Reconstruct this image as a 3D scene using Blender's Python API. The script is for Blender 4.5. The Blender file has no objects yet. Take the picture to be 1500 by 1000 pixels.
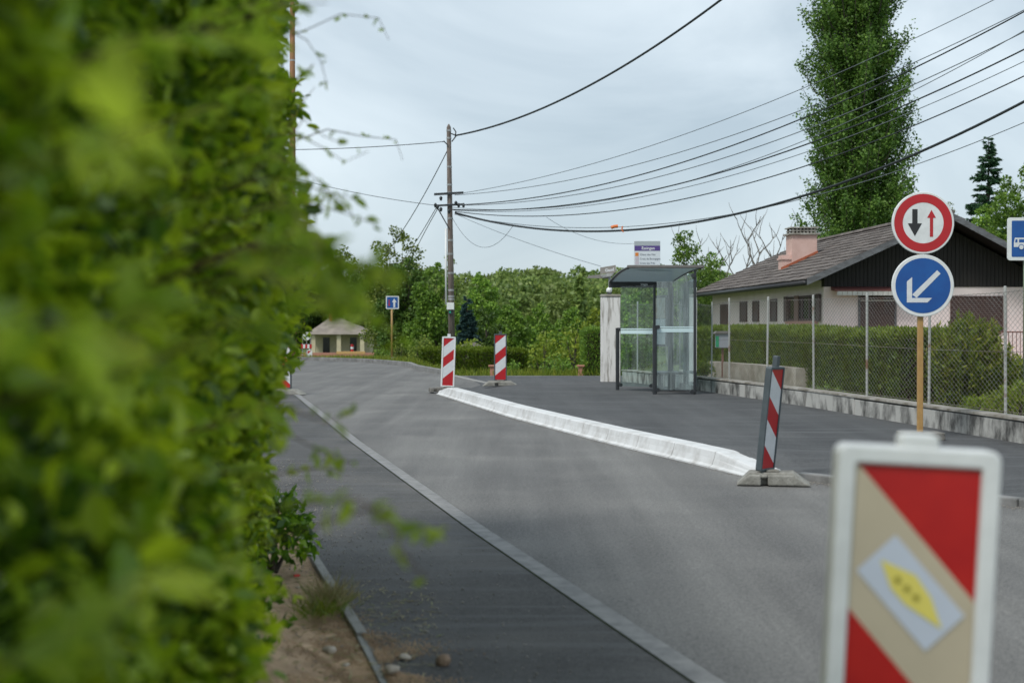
import bpy, math, random
import numpy as np
from mathutils import Vector, Matrix

# ------------------------------------------------------------------ camera, world, sun, exposure
S = bpy.context.scene
C = S.collection
H0 = 1.31            # eye height
F = 2083.0           # focal length in photo pixels (photo 1500x1000)
HY = 479.0           # horizon row
cam = bpy.data.objects.new('camera', bpy.data.cameras.new('camera'))
C.objects.link(cam)
cam.location = (0, 0, H0)
cam.rotation_euler = (math.radians(90) - math.atan(21 / F), 0, 0)
cam.data.lens = 50
cam.data.sensor_width = 36
cam.data.clip_end = 3000
cam.data.clip_start = 0.05
cam.data.dof.use_dof = True
cam.data.dof.focus_distance = 19.0
cam.data.dof.aperture_fstop = 2.9
S.camera = cam

SUN_EL, SUN_ROT = math.radians(52), math.radians(222)
W = bpy.data.worlds.new('World')
S.world = W
W.use_nodes = True
nt = W.node_tree
nt.nodes.clear()
n_out = nt.nodes.new('ShaderNodeOutputWorld')
n_bg = nt.nodes.new('ShaderNodeBackground')
n_sky = nt.nodes.new('ShaderNodeTexSky')
n_sky.sky_type = 'NISHITA'
n_sky.sun_disc = False
n_sky.sun_elevation = SUN_EL
n_sky.sun_rotation = SUN_ROT
n_tc = nt.nodes.new('ShaderNodeTexCoord')
n_map = nt.nodes.new('ShaderNodeMapping')
n_map.inputs['Scale'].default_value = (1.0, 1.0, 2.2)
n_no = nt.nodes.new('ShaderNodeTexNoise')
n_no.inputs['Scale'].default_value = 2.6
n_no.inputs['Detail'].default_value = 7
n_no.inputs['Roughness'].default_value = 0.52
n_no.inputs['Distortion'].default_value = 0.6
n_cr = nt.nodes.new('ShaderNodeValToRGB')
e = n_cr.color_ramp.elements
e[0].position = 0.36; e[0].color = (2.9, 3.5, 3.95, 1)
e[1].position = 0.64; e[1].color = (5.1, 5.7, 6.05, 1)
n_mx = nt.nodes.new('ShaderNodeMixRGB')
n_mx.inputs[0].default_value = 0.88
nt.links.new(n_tc.outputs['Generated'], n_map.inputs[0])
nt.links.new(n_map.outputs[0], n_no.inputs['Vector'])
nt.links.new(n_no.outputs[0], n_cr.inputs[0])
nt.links.new(n_sky.outputs[0], n_mx.inputs[1])
nt.links.new(n_cr.outputs[0], n_mx.inputs[2])
nt.links.new(n_mx.outputs[0], n_bg.inputs[0])
n_bg.inputs[1].default_value = 0.1
nt.links.new(n_bg.outputs[0], n_out.inputs[0])

sl = bpy.data.lights.new('sun', 'SUN')
sl.energy = 1.5
sl.angle = math.radians(14)
sl.color = (1.0, 0.96, 0.9)
so = bpy.data.objects.new('sun', sl)
C.objects.link(so)
# sky sun_rotation is clockwise from +Y; lamp shines along its -Z
sd = Vector((math.sin(SUN_ROT) * math.cos(SUN_EL), math.cos(SUN_ROT) * math.cos(SUN_EL), math.sin(SUN_EL)))
so.rotation_euler = sd.to_track_quat('Z', 'Y').to_euler()
S.view_settings.view_transform = 'Standard'
S.view_settings.look = 'None'
S.view_settings.exposure = 0.78
S.view_settings.gamma = 1.0

# ------------------------------------------------------------------ helpers
rnd = random.Random(7)

def at(px, py, Y):
    return Vector(((px - 750) / F * Y, Y, H0 + (HY - py) / F * Y))

def X_(px, Y): return (px - 750) / F * Y
def Z_(py, Y): return H0 + (HY - py) / F * Y

class MB:
    def __init__(s): s.v = []; s.f = []; s.m = []
    def add(s, vs, fs, mi=0):
        o = len(s.v); s.v += [tuple(v) for v in vs]
        for f in fs: s.f.append(tuple(i + o for i in f)); s.m.append(mi)
    def box(s, x0, x1, y0, y1, z0, z1, mi=0, M=None):
        vs = [(x0,y0,z0),(x1,y0,z0),(x1,y1,z0),(x0,y1,z0),(x0,y0,z1),(x1,y0,z1),(x1,y1,z1),(x0,y1,z1)]
        if M is not None: vs = [M @ Vector(v) for v in vs]
        s.add(vs, [(0,3,2,1),(4,5,6,7),(0,1,5,4),(1,2,6,5),(2,3,7,6),(3,0,4,7)], mi)
    def tube(s, pts, rad, n=8, mi=0, cap=True):
        pts = [Vector(p) for p in pts]
        if not hasattr(rad, '__len__'): rad = [rad] * len(pts)
        vs = []; fs = []
        up = Vector((0, 0, 1))
        for i, p in enumerate(pts):
            d = (pts[min(i + 1, len(pts) - 1)] - pts[max(i - 1, 0)])
            if d.length < 1e-9: d = Vector((0, 0, 1))
            d.normalize()
            a = d.cross(up)
            if a.length < 0.15: a = d.cross(Vector((1, 0, 0)))
            a.normalize(); b = d.cross(a)
            for k in range(n):
                t = 2 * math.pi * k / n
                vs.append(p + a * math.cos(t) * rad[i] + b * math.sin(t) * rad[i])
        for i in range(len(pts) - 1):
            for k in range(n):
                fs.append((i*n + k, i*n + (k+1) % n, (i+1)*n + (k+1) % n, (i+1)*n + k))
        if cap:
            fs.append(tuple(range(n - 1, -1, -1))); fs.append(tuple((len(pts)-1)*n + k for k in range(n)))
        s.add(vs, fs, mi)
    def bar(s, a, b, w, t, mi=0):
        """rectangular bar from a to b, w across (horizontal), t thick"""
        a = Vector(a); b = Vector(b); d = (b - a).normalized()
        u = d.cross(Vector((0, 0, 1)))
        if u.length < 0.05: u = Vector((1, 0, 0))
        u.normalize(); n = u.cross(d)
        vs = []
        for p in (a, b):
            for su, sn in ((-1,-1),(1,-1),(1,1),(-1,1)):
                vs.append(p + u*su*w/2 + n*sn*t/2)
        s.add(vs, [(0,3,2,1),(4,5,6,7),(0,1,5,4),(1,2,6,5),(2,3,7,6),(3,0,4,7)], mi)
    def prism(s, poly, d0, d1, fn, mi=0, side=True):
        """poly 2-D points; fn(u, v, d) -> 3-D"""
        n = len(poly)
        vs = [fn(u, v, d0) for u, v in poly] + [fn(u, v, d1) for u, v in poly]
        fs = [tuple(range(n - 1, -1, -1)), tuple(range(n, 2*n))]
        if side: fs += [(i, (i+1) % n, n + (i+1) % n, n + i) for i in range(n)]
        s.add(vs, fs, mi)
    def sheet(s, poly, fn, mi=0):
        s.add([fn(u, v) for u, v in poly], [tuple(range(len(poly)))], mi)

ROOTLOC = {}

def props(o, label=None, cat=None, group=None, kind=None):
    if label: o['label'] = label
    if cat: o['category'] = cat
    if group: o['group'] = group
    if kind: o['kind'] = kind
    return o

def thing(name, label, cat, loc=(0, 0, 0), group=None):
    o = bpy.data.objects.new(name, None)
    C.objects.link(o); o.location = loc; o.empty_display_size = 0.2
    ROOTLOC[o.name] = Vector(loc)
    return props(o, label, cat, group)

def link_mesh(name, me, mats, parent):
    o = bpy.data.objects.new(name, me); C.objects.link(o)
    if not isinstance(mats, (list, tuple)): mats = [mats]
    for m in mats: me.materials.append(m)
    if parent is not None:
        o.parent = parent
        ROOTLOC[o.name] = ROOTLOC.get(parent.name, Vector((0, 0, 0)))
    return o

def part(name, mb, mats, parent=None, smooth=False, bevel=0, label=None, loc=None):
    base = ROOTLOC.get(parent.name, Vector((0,0,0))) if parent is not None else Vector(loc or (0,0,0))
    me = bpy.data.meshes.new(name)
    me.from_pydata([tuple(Vector(v) - base) for v in mb.v], [], mb.f)
    me.polygons.foreach_set('material_index', mb.m)
    if smooth: me.polygons.foreach_set('use_smooth', [True] * len(mb.f))
    me.update()
    o = link_mesh(name, me, mats, parent)
    if parent is None:
        o.location = base; ROOTLOC[o.name] = base
    if bevel:
        b = o.modifiers.new('bevel', 'BEVEL'); b.width = bevel; b.segments = 2; b.limit_method = 'ANGLE'; b.angle_limit = math.radians(35)
    if label: o['label'] = label
    return o

def np_mesh(name, V, Fq, mats, parent=None, tint=None, base=None):
    """V (n,3), Fq (m,4) quads"""
    b = ROOTLOC.get(parent.name, Vector((0,0,0))) if parent is not None else Vector(base or (0,0,0))
    V = np.asarray(V, dtype=np.float32) - np.array(b, dtype=np.float32)
    me = bpy.data.meshes.new(name)
    k = Fq.shape[1]
    me.vertices.add(len(V)); me.vertices.foreach_set('co', V.ravel())
    me.loops.add(Fq.size); me.loops.foreach_set('vertex_index', Fq.astype(np.int32).ravel())
    me.polygons.add(len(Fq))
    me.polygons.foreach_set('loop_start', np.arange(0, Fq.size, k, dtype=np.int32))
    me.polygons.foreach_set('loop_total', np.full(len(Fq), k, dtype=np.int32))
    me.update(calc_edges=True)
    if tint is not None:
        a = me.attributes.new('tint', 'FLOAT', 'POINT'); a.data.foreach_set('value', tint.astype(np.float32))
    o = link_mesh(name, me, mats, parent)
    if parent is None:
        o.location = b; ROOTLOC[o.name] = b
    return o

def copy_tree(o, parent=None):
    c = o.copy(); C.objects.link(c); c.parent = parent
    for ch in list(o.children): copy_tree(ch, c)
    return c

def clip(poly, a, b, c):
    """keep a*x+b*y<=c"""
    out = []
    for i in range(len(poly)):
        p, q = poly[i], poly[(i+1) % len(poly)]
        dp, dq = a*p[0]+b*p[1]-c, a*q[0]+b*q[1]-c
        if dp <= 0: out.append(p)
        if (dp < 0 < dq) or (dq < 0 < dp):
            t = dp / (dp - dq); out.append((p[0]+t*(q[0]-p[0]), p[1]+t*(q[1]-p[1])))
    return out

def rrect(x0, x1, y0, y1, r, n=5):
    pts = []
    for cx, cy, a0 in ((x1-r, y1-r, 0), (x0+r, y1-r, 90), (x0+r, y0+r, 180), (x1-r, y0+r, 270)):
        for k in range(n + 1):
            a = math.radians(a0 + 90*k/n); pts.append((cx + r*math.cos(a), cy + r*math.sin(a)))
    return pts

def smooth(t):
    t = min(max(t, 0.0), 1.0); return t*t*(3-2*t)

def interp(pts, x):
    if x <= pts[0][0]:
        (a, b), (c, d) = pts[0], pts[1]
    elif x >= pts[-1][0]:
        (a, b), (c, d) = pts[-2], pts[-1]
    else:
        for i in range(len(pts) - 1):
            if pts[i][0] <= x <= pts[i+1][0]:
                (a, b), (c, d) = pts[i], pts[i+1]; break
    return b + (d-b)*(x-a)/(c-a)

# ------------------------------------------------------------------ materials
def mat(name, col, rough=0.6, metal=0.0, var=0.0, scale=8.0, col2=None, bump=0.0, bscale=60.0, spec=0.5, stretch=(1,1,1), detail=6, lo=0.35, hi=0.65):
    m = bpy.data.materials.new(name); m.use_nodes = True
    t = m.node_tree; b = t.nodes['Principled BSDF']
    b.inputs['Base Color'].default_value = (*col, 1); b.inputs['Roughness'].default_value = rough
    b.inputs['Metallic'].default_value = metal; b.inputs['Specular IOR Level'].default_value = spec
    tc = t.nodes.new('ShaderNodeTexCoord')
    if col2 is not None or var:
        mp = t.nodes.new('ShaderNodeMapping'); mp.inputs['Scale'].default_value = stretch
        no = t.nodes.new('ShaderNodeTexNoise'); no.inputs['Scale'].default_value = scale; no.inputs['Detail'].default_value = detail
        no.inputs['Roughness'].default_value = 0.62
        cr = t.nodes.new('ShaderNodeValToRGB')
        c2 = col2 if col2 is not None else tuple(c*(1-var) for c in col)
        cr.color_ramp.elements[0].position = lo; cr.color_ramp.elements[0].color = (*c2, 1)
        cr.color_ramp.elements[1].position = hi; cr.color_ramp.elements[1].color = (*col, 1)
        t.links.new(tc.outputs['Object'], mp.inputs[0]); t.links.new(mp.outputs[0], no.inputs['Vector'])
        t.links.new(no.outputs[0], cr.inputs[0]); t.links.new(cr.outputs[0], b.inputs['Base Color'])
    if bump:
        n2 = t.nodes.new('ShaderNodeTexNoise'); n2.inputs['Scale'].default_value = bscale; n2.inputs['Detail'].default_value = 5
        bp = t.nodes.new('ShaderNodeBump'); bp.inputs['Strength'].default_value = bump; bp.inputs['Distance'].default_value = 0.01
        t.links.new(tc.outputs['Object'], n2.inputs['Vector']); t.links.new(n2.outputs[0], bp.inputs['Height'])
        t.links.new(bp.outputs[0], b.inputs['Normal'])
    return m

def foliage(name, c1, c2, c3, trans=0.35, rough=0.5, spec=0.35, tintcol=None):
    m = bpy.data.materials.new(name); m.use_nodes = True
    t = m.node_tree; t.nodes.remove(t.nodes['Principled BSDF']); out = t.nodes['Material Output']
    g = t.nodes.new('ShaderNodeNewGeometry'); cr = t.nodes.new('ShaderNodeValToRGB')
    cr.color_ramp.elements[0].position = 0.0; cr.color_ramp.elements[0].color = (*c1, 1)
    cr.color_ramp.elements[1].position = 1.0; cr.color_ramp.elements[1].color = (*c3, 1)
    k = cr.color_ramp.elements.new(0.55); k.color = (*c2, 1)
    t.links.new(g.outputs['Random Per Island'], cr.inputs[0])
    col = cr.outputs[0]
    oi = t.nodes.new('ShaderNodeObjectInfo')
    hs = t.nodes.new('ShaderNodeHueSaturation')
    mr = t.nodes.new('ShaderNodeMapRange'); mr.inputs[3].default_value = 0.8; mr.inputs[4].default_value = 1.25
    t.links.new(oi.outputs['Random'], mr.inputs[0]); t.links.new(mr.outputs[0], hs.inputs['Value'])
    t.links.new(col, hs.inputs['Color']); col = hs.outputs[0]
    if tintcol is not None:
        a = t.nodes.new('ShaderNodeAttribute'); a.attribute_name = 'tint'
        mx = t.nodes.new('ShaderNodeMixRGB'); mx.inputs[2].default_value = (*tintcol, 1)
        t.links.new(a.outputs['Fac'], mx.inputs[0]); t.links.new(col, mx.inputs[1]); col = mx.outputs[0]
    p = t.nodes.new('ShaderNodeBsdfPrincipled'); p.inputs['Roughness'].default_value = rough
    p.inputs['Specular IOR Level'].default_value = spec
    tr = t.nodes.new('ShaderNodeBsdfTranslucent'); mi = t.nodes.new('ShaderNodeMixShader'); mi.inputs[0].default_value = trans
    t.links.new(col, p.inputs['Base Color']); t.links.new(col, tr.inputs[0])
    t.links.new(p.outputs[0], mi.inputs[1]); t.links.new(tr.outputs[0], mi.inputs[2]); t.links.new(mi.outputs[0], out.inputs[0])
    return m

def asphalt(name, base, dark, light, speck=0.5, streak=None, dust=None, rough=0.85):
    m = bpy.data.materials.new(name); m.use_nodes = True
    t = m.node_tree; b = t.nodes['Principled BSDF']; b.inputs['Roughness'].default_value = rough
    b.inputs['Specular IOR Level'].default_value = 0.35
    tc = t.nodes.new('ShaderNodeTexCoord')
    def noise(scale, detail=4, stretch=None, rot=0):
        n = t.nodes.new('ShaderNodeTexNoise'); n.inputs['Scale'].default_value = scale; n.inputs['Detail'].default_value = detail
        mp = t.nodes.new('ShaderNodeMapping'); mp.inputs['Scale'].default_value = stretch or (1, 1, 1); mp.inputs['Rotation'].default_value = (0, 0, rot)
        t.links.new(tc.outputs['Object'], mp.inputs[0]); t.links.new(mp.outputs[0], n.inputs['Vector']); return n
    def ramp(src, p0, c0, p1, c1):
        r = t.nodes.new('ShaderNodeValToRGB'); r.color_ramp.elements[0].position = p0; r.color_ramp.elements[0].color = (*c0, 1)
        r.color_ramp.elements[1].position = p1; r.color_ramp.elements[1].color = (*c1, 1); t.links.new(src, r.inputs[0]); return r
    def mix(mode, fac, a, bb):
        x = t.nodes.new('ShaderNodeMixRGB'); x.blend_type = mode
        if isinstance(fac, float): x.inputs[0].default_value = fac
        else: t.links.new(fac, x.inputs[0])
        t.links.new(a, x.inputs[1])
        if isinstance(bb, tuple): x.inputs[2].default_value = (*bb, 1)
        else: t.links.new(bb, x.inputs[2])
        return x.outputs[0]
    big = noise(0.45, 6)
    c = ramp(big.outputs[0], 0.35, dark, 0.65, base).outputs[0]
    # lengthwise bands: roller and tyre marks run along the road
    st = noise(1.6, 5, (3.0, 0.16, 1), math.radians(-13.2))
    c = mix('MULTIPLY', 0.8, c, ramp(st.outputs[0], 0.3, (0.82, 0.82, 0.82), 0.7, (1.12, 1.12, 1.12)).outputs[0])
    wt = noise(0.55, 4, (2.6, 0.05, 1), math.radians(-13.2))
    c = mix('MULTIPLY', 0.9, c, ramp(wt.outputs[0], 0.36, (0.84, 0.84, 0.845), 0.62, (1.13, 1.13, 1.12)).outputs[0])
    pt = noise(1.1, 9)
    c = mix('MULTIPLY', 0.8, c, ramp(pt.outputs[0], 0.52, (1, 1, 1), 0.72, (1.28, 1.27, 1.25)).outputs[0])
    mid = noise(34, 8)
    c = mix('MULTIPLY', 0.7, c, ramp(mid.outputs[0], 0.3, (0.66, 0.67, 0.68), 0.72, (1.3, 1.3, 1.3)).outputs[0])
    fine = noise(95, 6)
    c = mix('MULTIPLY', speck, c, ramp(fine.outputs[0], 0.3, (0.25, 0.25, 0.26), 0.72, (2.0, 2.0, 1.97)).outputs[0])
    vo = t.nodes.new('ShaderNodeTexVoronoi'); vo.inputs['Scale'].default_value = 75
    t.links.new(tc.outputs['Object'], vo.inputs['Vector'])
    sp = ramp(vo.outputs['Distance'], 0.1, (1, 1, 1), 0.22, (0, 0, 0))
    vc = ramp(vo.outputs['Color'], 0.6, (0, 0, 0), 0.9, (1, 1, 1))
    c = mix('MIX', mix('MULTIPLY', 1.0, sp.outputs[0], vc.outputs[0]), c, light)
    if streak:
        s2 = noise(2.3, 7, (0.25, 3.2, 1), math.radians(-18))
        c = mix('MIX', ramp(s2.outputs[0], 0.50, (0, 0, 0), 0.70, (1, 1, 1)).outputs[0], c, streak)
    if dust:
        d2 = noise(0.8, 8)
        c = mix('MIX', ramp(d2.outputs[0], 0.50, (0, 0, 0), 0.78, (0.7, 0.7, 0.7)).outputs[0], c, dust)
    t.links.new(c, b.inputs['Base Color'])
    bp = t.nodes.new('ShaderNodeBump'); bp.inputs['Strength'].default_value = 0.55; bp.inputs['Distance'].default_value = 0.006
    t.links.new(fine.outputs[0], bp.inputs['Height']); t.links.new(bp.outputs[0], b.inputs['Normal'])
    return m

def glass(name, dirt, tint=(0.72, 0.86, 0.84), dirtcol=(0.42, 0.5, 0.5), lo=0.35, hi=0.75, base=0.1):
    m = bpy.data.materials.new(name); m.use_nodes = True
    t = m.node_tree; t.nodes.remove(t.nodes['Principled BSDF']); out = t.nodes['Material Output']
    tr = t.nodes.new('ShaderNodeBsdfTransparent'); tr.inputs[0].default_value = (*tint, 1)
    gl = t.nodes.new('ShaderNodeBsdfGlossy'); gl.inputs['Roughness'].default_value = 0.03
    df = t.nodes.new('ShaderNodeBsdfDiffuse'); df.inputs[0].default_value = (*dirtcol, 1)
    fr = t.nodes.new('ShaderNodeFresnel'); fr.inputs[0].default_value = 1.5
    m1 = t.nodes.new('ShaderNodeMixShader'); m2 = t.nodes.new('ShaderNodeMixShader')
    tc = t.nodes.new('ShaderNodeTexCoord'); mp = t.nodes.new('ShaderNodeMapping'); mp.inputs['Scale'].default_value = (9, 9, 0.9)
    no = t.nodes.new('ShaderNodeTexNoise'); no.inputs['Scale'].default_value = 2.2; no.inputs['Detail'].default_value = 7
    mr = t.nodes.new('ShaderNodeMapRange'); mr.inputs[1].default_value = lo; mr.inputs[2].default_value = hi
    mr.inputs[3].default_value = base; mr.inputs[4].default_value = dirt
    t.links.new(tc.outputs['Object'], mp.inputs[0]); t.links.new(mp.outputs[0], no.inputs['Vector']); t.links.new(no.outputs[0], mr.inputs[0])
    t.links.new(fr.outputs[0], m1.inputs[0]); t.links.new(tr.outputs[0], m1.inputs[1]); t.links.new(gl.outputs[0], m1.inputs[2])
    t.links.new(mr.outputs[0], m2.inputs[0]); t.links.new(m1.outputs[0], m2.inputs[1]); t.links.new(df.outputs[0], m2.inputs[2])
    t.links.new(m2.outputs[0], out.inputs[0])
    return m

def tiles_mat(name, a, b, c):
    m = bpy.data.materials.new(name); m.use_nodes = True
    t = m.node_tree; p = t.nodes['Principled BSDF']; p.inputs['Roughness'].default_value = 0.85
    g = t.nodes.new('ShaderNodeNewGeometry'); cr = t.nodes.new('ShaderNodeValToRGB')
    cr.color_ramp.elements[0].color = (*a, 1); cr.color_ramp.elements[1].color = (*c, 1)
    k = cr.color_ramp.elements.new(0.5); k.color = (*b, 1)
    tc = t.nodes.new('ShaderNodeTexCoord'); no = t.nodes.new('ShaderNodeTexNoise'); no.inputs['Scale'].default_value = 1.3; no.inputs['Detail'].default_value = 8
    mx = t.nodes.new('ShaderNodeMixRGB'); mx.blend_type = 'OVERLAY'; mx.inputs[0].default_value = 0.6
    t.links.new(g.outputs['Random Per Island'], cr.inputs[0]); t.links.new(cr.outputs[0], mx.inputs[1])
    t.links.new(tc.outputs['Object'], no.inputs['Vector']); t.links.new(no.outputs[0], mx.inputs[2]); t.links.new(mx.outputs[0], p.inputs['Base Color'])
    return m

M = {}
M['road'] = asphalt('road_asphalt', (0.150, 0.147, 0.141), (0.118, 0.116, 0.113), (0.26, 0.26, 0.255), 0.6, None, None)
M['side'] = asphalt('pavement_asphalt', (0.074, 0.075, 0.077), (0.058, 0.060, 0.062), (0.12, 0.12, 0.12), 0.4, (0.095, 0.098, 0.10))
M['walk'] = asphalt('path_asphalt', (0.074, 0.073, 0.071), (0.053, 0.053, 0.053), (0.16, 0.16, 0.16), 0.6, (0.095, 0.098, 0.10), (0.145, 0.138, 0.128))
M['strip'] = mat('concrete_strip', (0.25, 0.25, 0.245), 0.9, col2=(0.16, 0.162, 0.162), scale=9, bump=0.5, bscale=120)
M['edging'] = mat('concrete_edging', (0.31, 0.31, 0.30), 0.9, col2=(0.19, 0.185, 0.17), scale=6, bump=0.5)
M['kerbwhite'] = mat('white_kerb_concrete', (0.60, 0.61, 0.61), 0.8, col2=(0.42, 0.415, 0.40), scale=4, bump=0.15, bscale=40, lo=0.3, hi=0.55, detail=9)
M['kerbgrey'] = mat('grey_kerb_concrete', (0.24, 0.24, 0.235), 0.9, col2=(0.13, 0.13, 0.125), scale=5, bump=0.4)
M['soil'] = mat('sandy_soil', (0.56, 0.39, 0.25), 0.95, col2=(0.27, 0.175, 0.105), scale=3.5, bump=1.0, bscale=25, lo=0.3, hi=0.6, detail=10)
M['earth'] = mat('grassy_ground', (0.105, 0.15, 0.035), 0.95, col2=(0.05, 0.075, 0.02), scale=1.2, bump=0.8, bscale=12)
M['gravel'] = mat('pale_gravel', (0.42, 0.39, 0.35), 0.95, col2=(0.16, 0.15, 0.13), scale=40, bump=1.0, bscale=60)
M['wall'] = mat('stained_concrete', (0.40, 0.395, 0.37), 0.9, col2=(0.06, 0.059, 0.055), scale=1.9, bump=0.5, bscale=30, stretch=(1.8, 1.8, 1.0), lo=0.38, hi=0.58, detail=9)
M['wall2'] = mat('beige_concrete', (0.40, 0.37, 0.32), 0.9, col2=(0.22, 0.2, 0.16), scale=3, bump=0.4)
M['capc'] = mat('wall_coping', (0.40, 0.385, 0.35), 0.9, col2=(0.17, 0.15, 0.12), scale=5)
M['pillar'] = mat('weathered_white_paint', (0.66, 0.65, 0.63), 0.85, col2=(0.24, 0.22, 0.19), scale=3, stretch=(3.5, 3.5, 0.5), bump=0.3, lo=0.34, hi=0.5, detail=8)
M['white'] = mat('white_plastic', (0.72, 0.74, 0.74), 0.45, var=0.12, scale=14)
M['whitef'] = mat('white_reflective', (0.66, 0.68, 0.70), 0.4, var=0.10, scale=18)
M['beige'] = mat('beige_reflective', (0.52, 0.45, 0.33), 0.4, var=0.08, scale=9)
M['red'] = mat('red_reflective', (0.46, 0.008, 0.014), 0.32, col2=(0.40, 0.010, 0.014), scale=7)
M['redo'] = mat('red_orange_reflective', (0.50, 0.014, 0.012), 0.3, col2=(0.36, 0.004, 0.010), scale=4)
M['grey_pl'] = mat('dark_grey_plastic', (0.075, 0.095, 0.105), 0.5, var=0.25, scale=10)
M['sticker'] = mat('pale_blue_sticker', (0.55, 0.60, 0.70), 0.35, var=0.05)
M['yellow'] = mat('yellow_print', (0.74, 0.64, 0.14), 0.4)
M['yellowd'] = mat('olive_print', (0.32, 0.27, 0.03), 0.5)
M['blockc'] = mat('concrete_ballast', (0.30, 0.295, 0.265), 0.92, col2=(0.16, 0.155, 0.135), scale=8, bump=0.8, bscale=50)
M['blockd'] = mat('recycled_rubber_ballast', (0.22, 0.21, 0.19), 0.92, col2=(0.10, 0.095, 0.085), scale=12, bump=0.8, bscale=50)
M['dark'] = mat('dark_metal', (0.028, 0.032, 0.036), 0.4, metal=0.0, var=0.3, scale=9)
M['black'] = mat('black_ink', (0.02, 0.02, 0.022), 0.4)
M['blue'] = mat('blue_reflective', (0.004, 0.085, 0.32), 0.3, col2=(0.004, 0.065, 0.27), scale=5)
M['pole_y'] = mat('ochre_pole_paint', (0.42, 0.255, 0.09), 0.5, col2=(0.34, 0.2, 0.07), scale=12)
M['pole_g'] = mat('green_pole_paint', (0.12, 0.17, 0.10), 0.5, var=0.2)
M['galv'] = mat('galvanised_steel', (0.42, 0.43, 0.43), 0.45, metal=0.4, col2=(0.25, 0.25, 0.25), scale=15)
M['fencepost'] = mat('weathered_pale_steel', (0.40, 0.41, 0.39), 0.7, col2=(0.22, 0.13, 0.08), scale=6, lo=0.32, hi=0.42)
M['wire'] = mat('fence_wire', (0.24, 0.245, 0.235), 0.5, metal=0.2, col2=(0.18, 0.12, 0.09), scale=3)
M['cable'] = mat('black_cable', (0.02, 0.026, 0.03), 0.55)
M['thin'] = mat('grey_thin_wire', (0.12, 0.14, 0.155), 0.5)
M['wood'] = mat('weathered_pole_wood', (0.20, 0.165, 0.145), 0.9, col2=(0.10, 0.082, 0.073), scale=5, stretch=(5, 5, 0.4), bump=0.6)
M['bark'] = mat('bark', (0.10, 0.085, 0.065), 0.95, col2=(0.045, 0.037, 0.03), scale=6, stretch=(3, 3, 0.7), bump=0.8)
M['barkd'] = mat('dead_bark', (0.20, 0.18, 0.155), 0.95, col2=(0.09, 0.08, 0.07), scale=3)
M['twig'] = mat('young_twig', (0.16, 0.10, 0.05), 0.8)
M['render'] = mat('pink_white_render', (0.84, 0.73, 0.71), 0.9, col2=(0.76, 0.65, 0.63), scale=1.5, bump=0.3, bscale=80)
M['chim'] = mat('pink_chimney_render', (0.62, 0.43, 0.38), 0.9, col2=(0.54, 0.36, 0.31), scale=3, bump=0.2)
M['terr'] = mat('terracotta', (0.40, 0.11, 0.05), 0.85, var=0.3)
M['shut'] = mat('brown_shutter', (0.075, 0.035, 0.03), 0.6, col2=(0.045, 0.022, 0.02), scale=2, stretch=(1, 1, 12))
M['shutl'] = mat('light_brown_shutter', (0.20, 0.10, 0.07), 0.6, var=0.3, stretch=(1, 1, 10))
M['sill'] = mat('pink_sill', (0.50, 0.28, 0.22), 0.8, var=0.2)
M['siding'] = mat('black_stained_boards', (0.022, 0.019, 0.018), 0.75, col2=(0.012, 0.010, 0.010), scale=3, stretch=(8, 8, 0.5))
M['fascia'] = mat('grey_barge_board', (0.15, 0.155, 0.17), 0.7, col2=(0.08, 0.08, 0.085), scale=4, stretch=(1, 1, 3))
M['gutter'] = mat('dark_gutter', (0.022, 0.022, 0.025), 0.5, var=0.3)
M['tiles'] = tiles_mat('brown_grey_tiles', (0.085, 0.069, 0.062), (0.122, 0.102, 0.091), (0.165, 0.142, 0.128))
M['tiles2'] = tiles_mat('pale_brown_tiles', (0.17, 0.145, 0.12), (0.21, 0.18, 0.15), (0.25, 0.215, 0.18))
M['rail'] = mat('red_brown_railing', (0.21, 0.075, 0.055), 0.6, var=0.25)
M['awn'] = mat('red_brown_awning', (0.17, 0.055, 0.05), 0.7, var=0.2)
M['awnw'] = mat('white_awning_trim', (0.6, 0.58, 0.55), 0.7, var=0.2)
M['windowdark'] = mat('dark_window_pane', (0.02, 0.022, 0.026), 0.12)
M['cream'] = mat('cream_render', (0.56, 0.50, 0.33), 0.9, col2=(0.46, 0.41, 0.28), scale=2)
M['brick'] = mat('pink_brick', (0.46, 0.22, 0.16), 0.9, col2=(0.33, 0.15, 0.11), scale=10, bump=0.4)
M['plank'] = mat('orange_plank', (0.58, 0.36, 0.14), 0.7, var=0.2)
M['purple'] = mat('purple_band', (0.085, 0.05, 0.21), 0.4)
M['orange'] = mat('orange_square', (0.62, 0.19, 0.02), 0.5)
M['pinkgrey'] = mat('faded_pink', (0.48, 0.43, 0.47), 0.5)
M['paneg'] = mat('pale_grey_panel', (0.60, 0.64, 0.67), 0.4, var=0.06)
M['paneg2'] = mat('grey_header', (0.36, 0.40, 0.42), 0.4)
M['ink'] = mat('grey_ink', (0.16, 0.18, 0.21), 0.6)
M['plate'] = mat('grey_brown_plate', (0.25, 0.235, 0.215), 0.5, var=0.2)
M['roofsheet'] = foliage('translucent_roof_sheet', (0.44, 0.50, 0.52), (0.44, 0.50, 0.52), (0.44, 0.50, 0.52), 0.6, 0.25, 0.6)
M['rim'] = mat('brown_grey_rim', (0.16, 0.15, 0.14), 0.6, var=0.3)
M['glass'] = glass('clear_shelter_glass', 0.16, base=0.03, dirtcol=(0.40, 0.50, 0.47))
M['glassd'] = glass('grimy_shelter_glass', 0.36, base=0.13, lo=0.3, hi=0.72, dirtcol=(0.56, 0.66, 0.67))
M['band'] = mat('frosted_band', (0.52, 0.66, 0.68), 0.5)
M['poster'] = mat('faded_map_poster', (0.62, 0.62, 0.56), 0.5, col2=(0.42, 0.33, 0.25), scale=5, detail=4)
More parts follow.
